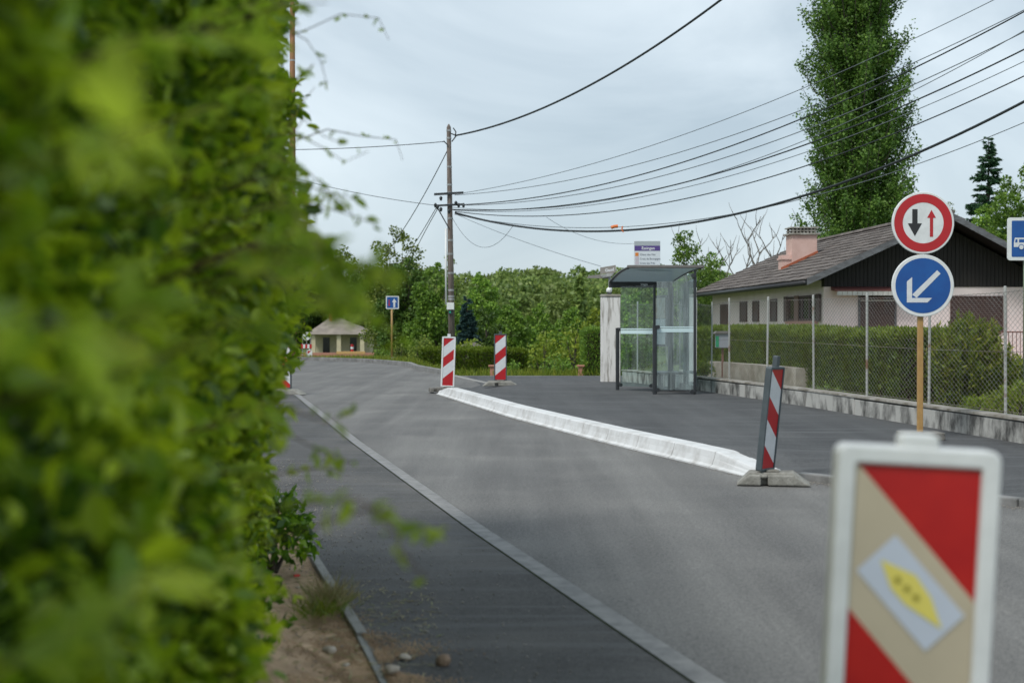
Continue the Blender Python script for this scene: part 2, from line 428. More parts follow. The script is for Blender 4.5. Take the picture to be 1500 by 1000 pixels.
M['mailbox'] = mat('grey_mailbox', (0.30, 0.32, 0.36), 0.4, var=0.1)
M['greenp'] = mat('green_sticker', (0.02, 0.30, 0.14), 0.5)
M['stone'] = mat('brown_stone', (0.30, 0.21, 0.14), 0.9, col2=(0.17, 0.115, 0.08), scale=15, bump=0.7)
M['stonep'] = mat('pale_stone', (0.50, 0.44, 0.37), 0.9, col2=(0.35, 0.3, 0.24), scale=15, bump=0.6)
M['litter'] = mat('red_litter', (0.5, 0.03, 0.02), 0.5)
M['orangetag'] = mat('orange_tape', (0.65, 0.16, 0.03), 0.6)
M['teal'] = mat('teal_tag', (0.01, 0.30, 0.20), 0.5)
M['orgpost'] = mat('rusty_orange_wood', (0.30, 0.15, 0.07), 0.8, var=0.3, stretch=(4, 4, 0.5))

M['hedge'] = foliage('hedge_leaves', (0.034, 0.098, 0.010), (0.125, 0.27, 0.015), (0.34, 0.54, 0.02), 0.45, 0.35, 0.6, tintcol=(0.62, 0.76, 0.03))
M['shoot'] = foliage('young_shoot_leaves', (0.24, 0.38, 0.03), (0.38, 0.52, 0.04), (0.52, 0.62, 0.07), 0.6, 0.4, 0.4)
M['poplar'] = foliage('poplar_leaves', (0.0472, 0.1036, 0.0189), (0.0959, 0.1886, 0.0321), (0.1810, 0.2962, 0.0540), 0.32)
M['decid'] = foliage('broadleaf_foliage', (0.0819, 0.1574, 0.0250), (0.1456, 0.2656, 0.0361), (0.2475, 0.3811, 0.0497), 0.32)
M['lightd'] = foliage('light_green_foliage', (0.1417, 0.2068, 0.0244), (0.2213, 0.2893, 0.0330), (0.3162, 0.3718, 0.0409), 0.4)
M['loosef'] = foliage('loose_crown_leaves', (0.0912, 0.1389, 0.0287), (0.1719, 0.2367, 0.0398), (0.2826, 0.3260, 0.0575), 0.4)
M['darkd'] = foliage('dark_green_foliage', (0.0404, 0.0834, 0.0164), (0.0718, 0.1341, 0.0234), (0.1241, 0.1908, 0.0328), 0.28)
M['spruce'] = foliage('blue_spruce_needles', (0.023, 0.065, 0.058), (0.046, 0.104, 0.098), (0.078, 0.150, 0.143), 0.15)
M['conif'] = foliage('dark_conifer_needles', (0.0288, 0.0828, 0.0386), (0.0522, 0.1296, 0.0605), (0.0936, 0.1872, 0.0874), 0.15)
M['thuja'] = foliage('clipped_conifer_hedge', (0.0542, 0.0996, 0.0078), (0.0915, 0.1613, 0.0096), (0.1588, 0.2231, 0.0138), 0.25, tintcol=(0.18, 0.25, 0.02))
M['core'] = mat('hedge_inside_twigs', (0.022, 0.024, 0.012), 0.95, col2=(0.04, 0.025, 0.015), scale=12)
M['willow'] = foliage('willow_shrub_leaves', (0.1073, 0.1730, 0.0254), (0.1966, 0.2674, 0.0354), (0.3575, 0.3775, 0.0501), 0.4)
M['grass'] = foliage('grass_blades', (0.0840, 0.1260, 0.0140), (0.1560, 0.2100, 0.0210), (0.2760, 0.2835, 0.0420), 0.4)
M['drygrass'] = foliage('dry_grass_blades', (0.2600, 0.2210, 0.0980), (0.4680, 0.3900, 0.1960), (0.2600, 0.3120, 0.0840), 0.35)
M['hill'] = foliage('hill_wood_foliage', (0.1219, 0.1995, 0.0546), (0.2113, 0.3091, 0.0740), (0.3035, 0.3972, 0.0891), 0.3, tintcol=(0.17, 0.22, 0.06))

# ------------------------------------------------------------------ terrain and paved surfaces
XL = [(-4, 2.95), (0, 1.98), (5.24, .69), (9.07, -.22), (15.96, -1.755), (27, -4.08), (34, -6.4), (42, -10.5), (50, -17), (56, -26)]
XKB = [(12.4, 2.06), (15.77, 1.135), (20.5, 0.0), (27.8, -1.47)]      # foot of the white kerb
XRF = [(39.0, -1.75), (41, -2.25), (47.9, -3.45), (53.5, -5.65), (55.7, -7.5), (56.6, -9.5)]
WALL = [(2.42, 31.3), (3.5, 26.9), (4.41, 21.4), (4.9, 17.3), (5.22, 14.5), (5.6, 11.0), (5.9, 7.5)]
WALLY = sorted((y, x) for x, y in WALL)
XE = [(3, -.0), (5.66, -.554), (6.67, -.80), (8.32, -1.19), (11, -1.84), (12.8, -2.245), (27, -5.4), (34, -7.7), (42, -12)]  # path edging

def Hh(x, y):
    start = 38.3 + 16.5*smooth((-x - 1.6) / 2.6)
    if x < -5: start = 57.0
    near = -0.9*smooth((y - start) / 12) - 1.6*smooth((y - start - 12) / 50)
    if x > 4: near *= 1 - smooth((x - 4) / 4)*(1 - smooth((y - 60) / 25))
    hill = 0.0
    if y > 150:
        hill = 16.0*smooth((y - 150) / 420)*(0.85 + 0.15*math.sin(x*0.012 + 1.2))
    n = 0.12*math.sin(x*0.5 + y*0.21)*smooth((y - 60)/40)
    return near + hill + n

def grid_sheet(xs_fn, ys, nx, zfn, name, m, kind='structure'):
    mb = MB(); rows = []
    for y in ys:
        x0, x1 = xs_fn(y); rows.append([(x0 + (x1-x0)*i/nx, y) for i in range(nx+1)])
    mb.v = [(x, y, zfn(x, y)) for r in rows for x, y in r]
    for j in range(len(ys)-1):
        for i in range(nx):
            a = j*(nx+1)+i; mb.f.append((a, a+1, a+nx+2, a+nx+1)); mb.m.append(0)
    o = part(name, mb, m, smooth=True); o['kind'] = kind
    return o

# ground
ys = [-40, -20, -8, -2] + [i*1.0 for i in range(0, 70)] + [70+4*i for i in range(25)] + [170+15*i for i in range(30)] + [650, 800, 1100, 1600]
def gx(y):
    w = 60 + max(y, 0)*0.9; return (-w, w)
xs_f = np.concatenate([-np.linspace(1, 0, 40)**2.2, np.linspace(0, 1, 41)[1:]**2.2])
mb = MB()
for y in ys:
    w = 60 + max(y, 0)*0.9
    for k in xs_f:
        x = k*w
        z = Hh(x, y) - 0.03
        mb.v.append((x, y, z))
nx = len(xs_f)
for j in range(len(ys)-1):
    for i in range(nx-1):
        a = j*nx+i; mb.f.append((a, a+1, a+nx+1, a+nx)); mb.m.append(0)
part('ground', mb, M['earth'], smooth=True)['kind'] = 'structure'

grid_sheet(lambda y: (interp(WALLY, min(y, 31.2))+.1 + (1.3 if y > 31.5 else 0), 32), [5+i for i in range(26)] + [31.4, 31.6, 33, 35, 37.2], 12, lambda x, y: .19 - .20*smooth((y-33)/4) + .015*math.sin(x*3+y*2), 'garden_ground', M['earth'])

# road
def road_x(y):
    l = interp(XL, y) + 0.1
    if y < 12.6: r = 9.0
    elif y < 28.4: r = interp(XKB, y) + 0.2
    elif y < 38.4: r = 3.6
    else: r = interp(XRF, y)
    return (l, r)
ry = [-4, 0, 3, 6, 9, 11, 12.59, 12.61] + [13+i for i in range(15)] + [28.39, 28.41, 30, 32, 34, 36, 37, 37.9, 38.39, 38.41] + [39+i for i in range(18)] + [56.6]
grid_sheet(road_x, ry, 8, lambda x, y: 0.0, 'road', M['road'])

# path on the left between edging and strip
py_ = [1.0] + [2+1.0*i for i in range(28)]
grid_sheet(lambda y: (interp(XE, y)+0.03, interp(XL, y)-0.05), py_, 4, lambda x, y: 0.012, 'path', M['walk'])
# flush concrete strip between path and road
grid_sheet(lambda y: (interp(XL, y)-0.045, interp(XL, y)+0.07), [-3]+[i for i in range(0, 38)], 1, lambda x, y: 0.019, 'channel_strip', M['strip'])
# soil verge under the leafy hedge
def soilz(x, y):
    d = interp(XE, y) - x
    return -0.005 + 0.05*smooth(d/0.7) + 0.018*math.sin(x*9+y*3)*smooth(d/0.2) + 0.012*math.sin(x*23+y*17)*smooth(d/0.2)
grid_sheet(lambda y: (interp(XE, y)-2.6, interp(XE, y)-0.02), [1+0.12*i for i in range(120)] + [16+i for i in range(14)], 40, soilz, 'soil_verge', M['soil'])

# edging stones (one concrete kerb line)
mb = MB(); y = 2.0
while y < 30:
    y2 = y + 0.985
    a = (interp(XE, y), y); b = (interp(XE, y2), y2)
    w = 0.024; z1 = 0.012 + 0.014*smooth((y-5.2)/1.0)
    mb.add([(a[0]-w, a[1], -.05), (a[0]+w, a[1], -.05), (b[0]+w, b[1], -.05), (b[0]-w, b[1], -.05),
            (a[0]-w, a[1], z1), (a[0]+w, a[1], z1), (b[0]+w, b[1], z1+rnd.uniform(-.004, .004)), (b[0]-w, b[1], z1)],
           [(0,3,2,1),(4,5,6,7),(0,1,5,4),(1,2,6,5),(2,3,7,6),(3,0,4,7)])
    y = y2 + 0.012
part('path_edging', mb, M['edging'], bevel=0.004)['kind'] = 'structure'

# pavement (raised platform) on the right
XKN = [(3.5, 9.2), (10.35, 3.78), (12.30, 2.46), (12.42, 2.33)]
def pav_x(y):
    if y <= 12.42: l = interp(XKN, y)
    elif y <= 27.9: l = interp(XKB, y) + 0.25
    else: l = interp([(27.9, -1.15), (32, -0.7), (37.9, -1.2)], y)
    r = interp(WALLY, y) + 0.08 if y < 31.3 else 3.6
    if y < 7.5: r = max(l + 0.5, 9.6)
    return (l, r)
def edge_z(y):
    return 0.06 + 0.098*smooth((y-12.2)/1.2) - 0.148*smooth((y-27.3)/1.0)
def pav_z(x, y):
    l, r = pav_x(y)
    e_ = edge_z(y)
    z = e_ + (0.12-e_)*smooth((x-l)/1.3)
    if y > 30: z = 0.006 + (z-0.006)*(1-smooth((y-30)/7))
    return z
yy = [5+0.5*i for i in range(15)] + [12.3, 12.42, 12.43] + [13+i*.5 for i in range(30)] + [27.89, 27.91] + [28.5+.5*i for i in range(19)] + [37.9]
yy = sorted(set(yy + [12.6, 12.8, 13.25, 13.75]))
pv = grid_sheet(pav_x, yy, 26, pav_z, 'pavement', M['side'])
mb = MB()
for y in yy: x = pav_x(y)[0]; mb.v += [(x+.001, y, -.04), (x+.001, y, pav_z(x, y))]
for i in range(len(yy)-1): mb.f.append((2*i, 2*i+1, 2*i+3, 2*i+2)); mb.m.append(0)
part('pavement_edge', mb, M['kerbgrey'])['kind'] = 'structure'

# white bus-stop kerb: chamfered concrete blocks
def kerb_point(y):
    x = interp(XKB, y); return Vector((x, y, 0))
ks = thing('white_kerb', 'bright white concrete kerb curving along the edge of the bus stop pavement', 'kerb', (0.3, 20, 0))
seg = []
L = 0; yk = 12.0
Y0, Y1 = 12.25, 27.9
n = 16
for i in range(n):
    ya = Y0 + (Y1-Y0)*i/n + 0.007; off = rnd.uniform(-.002, .002); yb = Y0 + (Y1-Y0)*(i+1)/n - 0.007
    mb = MB()
    prof = [(0, -0.03), (0.0, 0.02), (0.03, 0.04), (0.05, 0.11), (0.065, 0.188), (0.085, 0.20), (0.26, 0.20), (0.26, -0.03)]
    for yq, s in ((ya, 0), (yb, 1)):
        a = kerb_point(yq); t = (kerb_point(yq+.2) - kerb_point(yq-.2)).normalized(); nrm = Vector((t.y, -t.x, 0))
        hgt = max(.3, (edge_z(yq)+.006)/.2) 
        mb.v += [tuple(a + nrm*(u+off) + Vector((0, 0, v*(hgt if v > 0 else 1)))) for u, v in prof]
    k = len(prof)
    mb.f = [tuple(range(k)), tuple(range(2*k-1, k-1, -1))] + [(j, j+k, (j+1) % k + k, (j+1) % k) for j in range(k)]
    mb.m = [0]*len(mb.f)
    part('kerb_stone', mb, M['kerbwhite'], ks, bevel=0.004)

def kerb_line(name, pts, w, h, m, label, z0=-0.04):
    mb = MB()
    for a, b in zip(pts[:-1], pts[1:]):
        a = Vector((*a, 0)); b = Vector((*b, 0)); t = (b-a).normalized(); nn = Vector((t.y, -t.x, 0))
        b = b - t*0.01
        vs = [a-nn*w/2, a+nn*w/2, b+nn*w/2, b-nn*w/2]
        mb.add([v + Vector((0,0,z0)) for v in vs] + [v + Vector((0,0,h)) for v in vs], [(0,3,2,1),(4,5,6,7),(0,1,5,4),(1,2,6,5),(2,3,7,6),(3,0,4,7)])
    o = part(name, mb, m, bevel=0.01, loc=(*pts[0], 0)); props(o, label, 'kerb'); return o
kerb_line('low_kerb', [(2.47, 12.22), (3.15, 11.22), (3.72, 10.35), (4.5, 9.35), (5.2, 8.5), (5.9, 7.6)], 0.11, 0.065, M['kerbgrey'], 'low dark grey kerb running on from the white kerb towards the right edge')
kerb_line('grass_kerb', [(-1.75, 39.0), (-2.25, 41.0), (-3.0, 44.5), (-3.45, 47.9), (-4.6, 51.2), (-5.65, 53.5), (-7.5, 55.7), (-10, 56.8), (-14, 57.2)], 0.16, 0.13, M['kerbgrey'], 'grey kerb along the grass verge on the far bend of the road')
kerb_line('pale_channel', [(-1.56, 38.2), (-1.2, 36.2), (-.55, 32.9)], 0.13, 0.022, M['edging'], 'pale flush strip crossing the asphalt behind the two distant striped marker posts')

# asphalt crumbs beside the kerb and loose grit on path: countless small stones
r = np.random.default_rng(3)
def pebbles(name, P, sz, m):
    n = len(P)
    base = np.array([[1,0,0],[-1,0,0],[0,1,0],[0,-1,0],[0,0,1],[0,0,-1]], float)
    ff = np.array([[0,2,4],[2,1,4],[1,3,4],[3,0,4],[2,0,5],[1,2,5],[3,1,5],[0,3,5]])
    V = P[:, None, :] + base[None]*sz[:, None, None]*r.uniform(0.6, 1.3, (n, 6, 1))*np.array([1, 1, .6])
    Fq = (ff[None] + (np.arange(n)*6)[:, None, None]).reshape(-1, 3)
    return np_mesh(name, V.reshape(-1, 3), Fq, m)
P = []
for _ in range(4000):
    y = r.uniform(4, 14); x = interp(XE, y) + abs(r.normal(0, .35)); P.append((x, y, .016))
for _ in range(2600):
    y = r.uniform(9, 12.3); x = interp(XKN, y) - abs(r.normal(0, .12)) - .08; P.append((x, y, .004))
for _ in range(900):
    y = r.uniform(12.5, 28); x = interp(XKB, y) - abs(r.normal(0, .05)) - .01; P.append((x, y, .003))
for _ in range(2500):
    y = r.uniform(4.5, 14); x = interp(XE, y) - abs(r.normal(0, .4)) - .02; P.append((x, y, soilz(x, y)+.003))
P2_ = []
for _ in range(26000):
    y = 5.3 + r.normal(0, .42); x = X_(530, 5.42) + r.normal(0, .10)*(1+.6*math.sin(y*9)) + .03*math.sin(y*17) - .22*(y-5.42)
    P2_.append((x, y, .014 + abs(r.normal(0, .004)) if x > interp(XE, y) else soilz(x, y)+.004))
pebbles('sand_grains', np.array(P2_), r.uniform(.0015, .005, len(P2_)), M['soil'])['kind'] = 'stuff'
pb = pebbles('gravel', np.array(P), r.uniform(.002, .006, len(P))*r.uniform(.5, 1.5, len(P)), M['gravel']); pb['kind'] = 'stuff'

# ------------------------------------------------------------------ foliage tools
def unit(a): return a / np.maximum(np.linalg.norm(a, axis=1, keepdims=True), 1e-9)

def leaf_quads(P, D, N, L, Wd, fold=0.18):
    S_ = unit(np.cross(D, N)); L = L[:, None]; Wd = Wd[:, None]
    V = np.stack([P, P + D*L*.45 + S_*Wd*.5 + N*Wd*fold, P + D*L - N*L*.08, P + D*L*.45 - S_*Wd*.5 + N*Wd*fold], 1)
    Fq = np.arange(len(P)*4).reshape(-1, 4)
    return V.reshape(-1, 3), Fq

def leaf_hex(P, D, N, L, Wd, fold=0.2):
    S_ = unit(np.cross(D, N)); L = L[:, None]; Wd = Wd[:, None]
    V = np.stack([P, P + D*L*.28 + S_*Wd*.45 + N*Wd*fold, P + D*L*.65 + S_*Wd*.42 + N*Wd*fold*.8, P + D*L - N*L*.12,
                  P + D*L*.65 - S_*Wd*.42 + N*Wd*fold*.8, P + D*L*.28 - S_*Wd*.45 + N*Wd*fold], 1)
    o = (np.arange(len(P))*6)[:, None]
    Fq = np.concatenate([o + np.array([[0,1,2,3]]), o + np.array([[0,3,4,5]])], 1).reshape(-1, 4)
    return V.reshape(-1, 3), Fq

def rand_dir(rg, n, up=0.0):
    v = rg.normal(size=(n, 3)); v[:, 2] += up; return unit(v)

def perp(rg, D, up=0.6):
    v = rg.normal(size=D.shape); v[:, 2] += up
    v = v - D*np.sum(v*D, 1, keepdims=True); return unit(v)

def clumps_leaves(rg, centers, radii, per, squash=1.0, shell=0.45):
    """positions and outward directions scattered through clumps"""
    Ps = []; Os = []
    for c, rr in zip(centers, radii):
        n = int(per*rr*rr) if per > 0 else int(-per)
        d = rand_dir(rg, n, 0.25); q = rg.uniform(shell, 1, n)**0.6
        o = d*q[:, None]*rr; o[:, 2] *= squash
        Ps.append(np.array(c) + o); Os.append(d)
    return np.concatenate(Ps), np.concatenate(Os)

def crown_mesh(name, P, O, size, m, parent, rg, aspect=0.6, up=0.5, spread=0.9, tint=None):
    D = unit(O*0.5 + rg.normal(size=O.shape)*spread); N = unit(perp(rg, D, up) + O*0.4)
    L = rg.uniform(.65, 1.35, len(P))*size
    V, Fq = leaf_quads(P, D, N, L, L*aspect)
    t = np.repeat(tint, 4) if tint is not None else None
    return np_mesh(name, V, Fq, m, parent, t)

def trunk_mesh(base, h, r0, limbs, rg, m, parent, lean=0.02, n=8):
    mb = MB(); pts = []; rad = []
    b = Vector(base)
    for i in range(9):
        t = i/8; pts.append(b + Vector((lean*h*t*math.sin(3*t), lean*h*t*math.cos(2*t), h*t))); rad.append(r0*(1-0.75*t) + .01)
    mb.tube(pts, rad, n)
    for c in limbs:
        c = Vector(c); t = min(max((c.z - b.z)/h*0.62, .12), .95); i = t*8; k = int(i)
        s = pts[k].lerp(pts[min(k+1, 8)], i-k)
        mid = s.lerp(c, .5) + Vector((0, 0, -0.04*h))
        rr = r0*(1-.75*t)*.45
        mb.tube([s, mid, c], [rr, rr*.6, rr*.25], 5, cap=False)
    return part('trunk', mb, m, parent, smooth=True)

def broad_tree(name, label, loc, h, w, seed, m, leaf=.28, nc=26, per=190, low=.18, group=None, loose=0.0, cat='tree', lobes=None, bark='bark'):
    rg = np.random.default_rng(seed)
    t = thing(name, label, cat, loc, group); base = np.array(loc)
    cs = []; rs = []
    for i in range(nc):
        f = low + (1-low)*(i+.5)/nc
        wid = w/2*math.sin(math.pi*min(max((f-low)/(1-low)*.86+.12, 0), 1))**.75
        a = i*2.4 + rg.uniform(-.5, .5); q = rg.uniform(.35, 1)*wid*.85
        rr = max(wid*.42*rg.uniform(.7, 1.15), w*.08)
        z = f*h - rr*.5
        cs.append(base + np.array([math.cos(a)*q, math.sin(a)*q, min(z, h-rr)])); rs.append(rr)
        # satellites that break the outline
        for _ in range(2):
            d = rand_dir(rg, 1, .3)[0]; cs.append(cs[-1] + d*rr*1.0 if _ == 0 else cs[-2] + d*rr*1.0); rs.append(rr*rg.uniform(.3, .55))
    if lobes:
        for (lx, lz, lr) in lobes: cs.append(base + np.array([lx, 0, lz])); rs.append(lr)
    P, O = clumps_leaves(rg, cs, rs, per*3.0, .85, .2 if loose else .4)
    if loose:
        keep = rg.uniform(size=len(P)) > loose; P = P[keep]; O = O[keep]
    crown_mesh('crown', P, O, leaf*.64, m, t, rg, .75, .8, .8)
    trunk_mesh(loc, h*.72, h*.018+.04, [c for c in cs[::4]], rg, M[bark], t)
    return t

def bush(name, label, loc, h, w, seed, m, leaf=.12, per=600, group=None, cat='shrub', d=None, loose=0.0):
    rg = np.random.default_rng(seed); t = thing(name, label, cat, loc, group); base = np.array(loc); d = d or w
    cs = []; rs = []
    for i in range(14):
        a = i*2.4; q = math.sqrt((i+.5)/14)
        z = h*(.3 + .5*(1-q*q)*rg.uniform(.7, 1.1)); rr = min(w, h)*.26*rg.uniform(.7, 1.2)
        cs.append(base + np.array([math.cos(a)*q*w*.38, math.sin(a)*q*d*.38, z])); rs.append(rr)
    P, O = clumps_leaves(rg, cs, rs, per, .9, .3)
    P[:, 2] = np.maximum(P[:, 2], base[2]+.01)
    crown_mesh('foliage', P, O, leaf, m, t, rg, .5)
    mb = MB()
    for c in cs[::2]: mb.tube([Vector(loc) + Vector((rg.uniform(-.05, .05)*w, rg.uniform(-.05, .05)*w, -.02)), Vector(c)], [.02*h+.005, .006*h+.002], 5)
    part('stem', mb, M['bark'], t)
    return t

def conifer(name, label, loc, h, w, seed, m, leaf=.2, tiers=22, per=260, dens=1.0, low=.05, droop=.25, sparse=False):
    rg = np.random.default_rng(seed); t = thing(name, label, 'tree', loc); b = Vector(loc)
    mb = MB(); mb.tube([b, b+Vector((0, 0, h*.5)), b+Vector((0, 0, h))], [h*.018+.03, h*.011+.02, .012], 8)
    Ps = []; Ds = []
    for i in range(tiers):
        f = low + (1-low)*i/tiers; rr = w/2*(1-f)**.85*rg.uniform(.85, 1.12) + .05
        nb = (4 if sparse else 11) if f < .8 else 6
        for k in range(nb):
            a = rg.uniform(0, 2*math.pi); L = rr*rg.uniform(.5 if sparse else .7, 1.15)
            z0 = f*h + rg.uniform(-1.2, 1.2)*h*(1-low)/tiers; dz = -droop*L + (.25*L if sparse else .1*L)
            s = b + Vector((0, 0, z0)); e_ = s + Vector((math.cos(a)*L, math.sin(a)*L, dz)); md = s.lerp(e_, .5) + Vector((0, 0, -.06*L))
            mb.tube([s, md, e_], [.012*h*(1-f)*.35+.006, .006, .003], 4, cap=False)
            n = int(per*L*dens)
            q = rg.uniform(.12, 1, n)**.8
            side = np.array([-math.sin(a), math.cos(a), 0])
            P = np.array(s)[None]*(1-q[:, None]) + np.array(e_)[None]*q[:, None]
            P = P + side[None]*(rg.normal(size=n)*.13*L*(1.15-q))[:, None] + np.array([0, 0, -1])[None]*(np.abs(rg.normal(size=n))*.07*L+.0)[:, None]
            D = unit(np.array([math.cos(a), math.sin(a), -.25])[None] + side[None]*rg.normal(size=n)[:, None]*.8 + rg.normal(size=(n, 3))*.3)
            Ps.append(P); Ds.append(D)
    P = np.concatenate(Ps); D = np.concatenate(Ds); N = perp(rg, D, 1.0)
    L = rg.uniform(.6, 1.3, len(P))*leaf
    V, Fq = leaf_quads(P, D, N, L, L*.35)
    np_mesh('crown', V, Fq, m, t); part('trunk', mb, M['bark'], t, smooth=True)
    return t

def hedge_block(name, label, pts, thick, z0, z1, seed, m, leaf=.05, dens=2600, tip=.12):
    """clipped hedge along a polyline of (x,y); depth 'thick' behind it"""
    rg = np.random.default_rng(seed); mid = pts[0]
    t = thing(name, label, 'hedge', (mid[0], mid[1], z0))
    core = MB(); Ps = []; Os = []; tn = []
    for a, b in zip(pts[:-1], pts[1:]):
        a = Vector((*a, 0)); b = Vector((*b, 0)); d = (b-a); L = d.length; d.normalize(); nn = Vector((-d.y, d.x, 0))
        if nn.y < 0: nn = -nn
        ins = .07
        q = [a+nn*ins+d*ins, b+nn*ins-d*ins, b+nn*(thick-ins)-d*ins, a+nn*(thick-ins)+d*ins]
        core.add([v+Vector((0,0,z0)) for v in q] + [v+Vector((0,0,z1-ins)) for v in q], [(0,3,2,1),(4,5,6,7),(0,1,5,4),(1,2,6,5),(2,3,7,6),(3,0,4,7)])
        faces = [(a, d, L, -nn, z0, z1), (a+nn*thick, d, L, nn, z0, z1)]
        for (o, dd, l, out, za, zb) in faces:
            n = int(dens*l*(zb-za)); s = rg.uniform(0, l, n); z = rg.uniform(za, zb, n); dep = rg.normal(0, .035, n) + .02*np.sin(s*5+z*4)
            P = np.array(o)[None] + np.array(dd)[None]*s[:, None] + np.array(out)[None]*dep[:, None]; P[:, 2] = z
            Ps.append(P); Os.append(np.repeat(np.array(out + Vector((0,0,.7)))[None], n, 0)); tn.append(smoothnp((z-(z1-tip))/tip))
        n = int(dens*1.3*L*thick); s = rg.uniform(0, L, n); u = rg.uniform(0, thick, n)
        P = np.array(a)[None] + np.array(d)[None]*s[:, None] + np.array(nn)[None]*u[:, None]; P[:, 2] = z1 + rg.normal(0, .025, n) + .02*np.sin(s*6)
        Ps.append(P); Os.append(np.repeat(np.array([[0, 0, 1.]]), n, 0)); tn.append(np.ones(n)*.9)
        for e_, out in ((a, -d), (b, d)):
            n = int(dens*thick*(z1-z0)); u = rg.uniform(0, thick, n)
            P = np.array(e_)[None] + np.array(nn)[None]*u[:, None] + np.array(out)[None]*rg.normal(0, .03, n)[:, None]; P[:, 2] = rg.uniform(z0, z1, n)
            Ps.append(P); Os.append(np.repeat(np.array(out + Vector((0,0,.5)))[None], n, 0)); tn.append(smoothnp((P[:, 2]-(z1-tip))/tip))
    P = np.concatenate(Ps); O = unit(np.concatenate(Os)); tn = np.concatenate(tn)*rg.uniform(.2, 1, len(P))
    D = unit(O + np.array([0, 0, .6]) + rg.normal(size=P.shape)*.5); N = perp(rg, D, .2)
    Ll = rg.uniform(.6, 1.5, len(P))*leaf
    V, Fq = leaf_quads(P, D, N, Ll, Ll*.42)
    np_mesh('foliage', V, Fq, m, t, np.repeat(tn, 4)); part('inner_twigs', core, M['core'], t)
    return t

def smoothnp(t):
    t = np.clip(t, 0, 1); return t*t*(3-2*t)

def blades(name, P, h, m, rg, wid=.006, lean=.35, kind='stuff', parent=None):
    n = len(P); a = rg.uniform(0, 2*np.pi, n); D = unit(np.stack([np.cos(a)*lean*rg.uniform(.2, 1.6, n), np.sin(a)*lean*rg.uniform(.2, 1.6, n), np.ones(n)], 1))
    N = perp(rg, D, 0); L = h*rg.uniform(.5, 1.4, n)
    V, Fq = leaf_quads(P, D, N, L, np.full(n, wid)*rg.uniform(.7, 1.4, n), 0)
    o = np_mesh(name, V, Fq, m, parent)
    if parent is None and kind: o['kind'] = kind
    return o

# ------------------------------------------------------------------ striped marker posts
def stripe_face(mb, w, h, y, front, slope, th, mirror, zc0, mis=(0, 1)):
    """diagonal bands on a w x h rectangle, front=-1 faces -Y. mis=(white, red)"""
    rect = [(-w/2, 0), (w/2, 0), (w/2, h), (-w/2, h)]
    s = -slope if mirror else slope
    edges = [-99] + th + [99]
    for i in range(len(edges)-1):
        lo, hi = edges[i]*w, edges[i+1]*w
        # f = (h - v) + s*(u')  with u' measured from left (or from right when mirrored)
        # left-hand: f = (h-v)+slope*(u+w/2);  mirrored: f = (h-v)+slope*(w/2-u)
        a = slope if not mirror else -slope; c0 = h + slope*w/2
        p = clip(rect, a, -1, hi - c0); p = clip(p, -a, 1, -(lo - c0))
        if len(p) >= 3:
            q = [(u, y, zc0 + v) for u, v in p]
            if front < 0: pass
            else: q = q[::-1]
            mb.add(q, [tuple(range(len(q)))], mis[1] if i % 2 == 0 else mis[0])

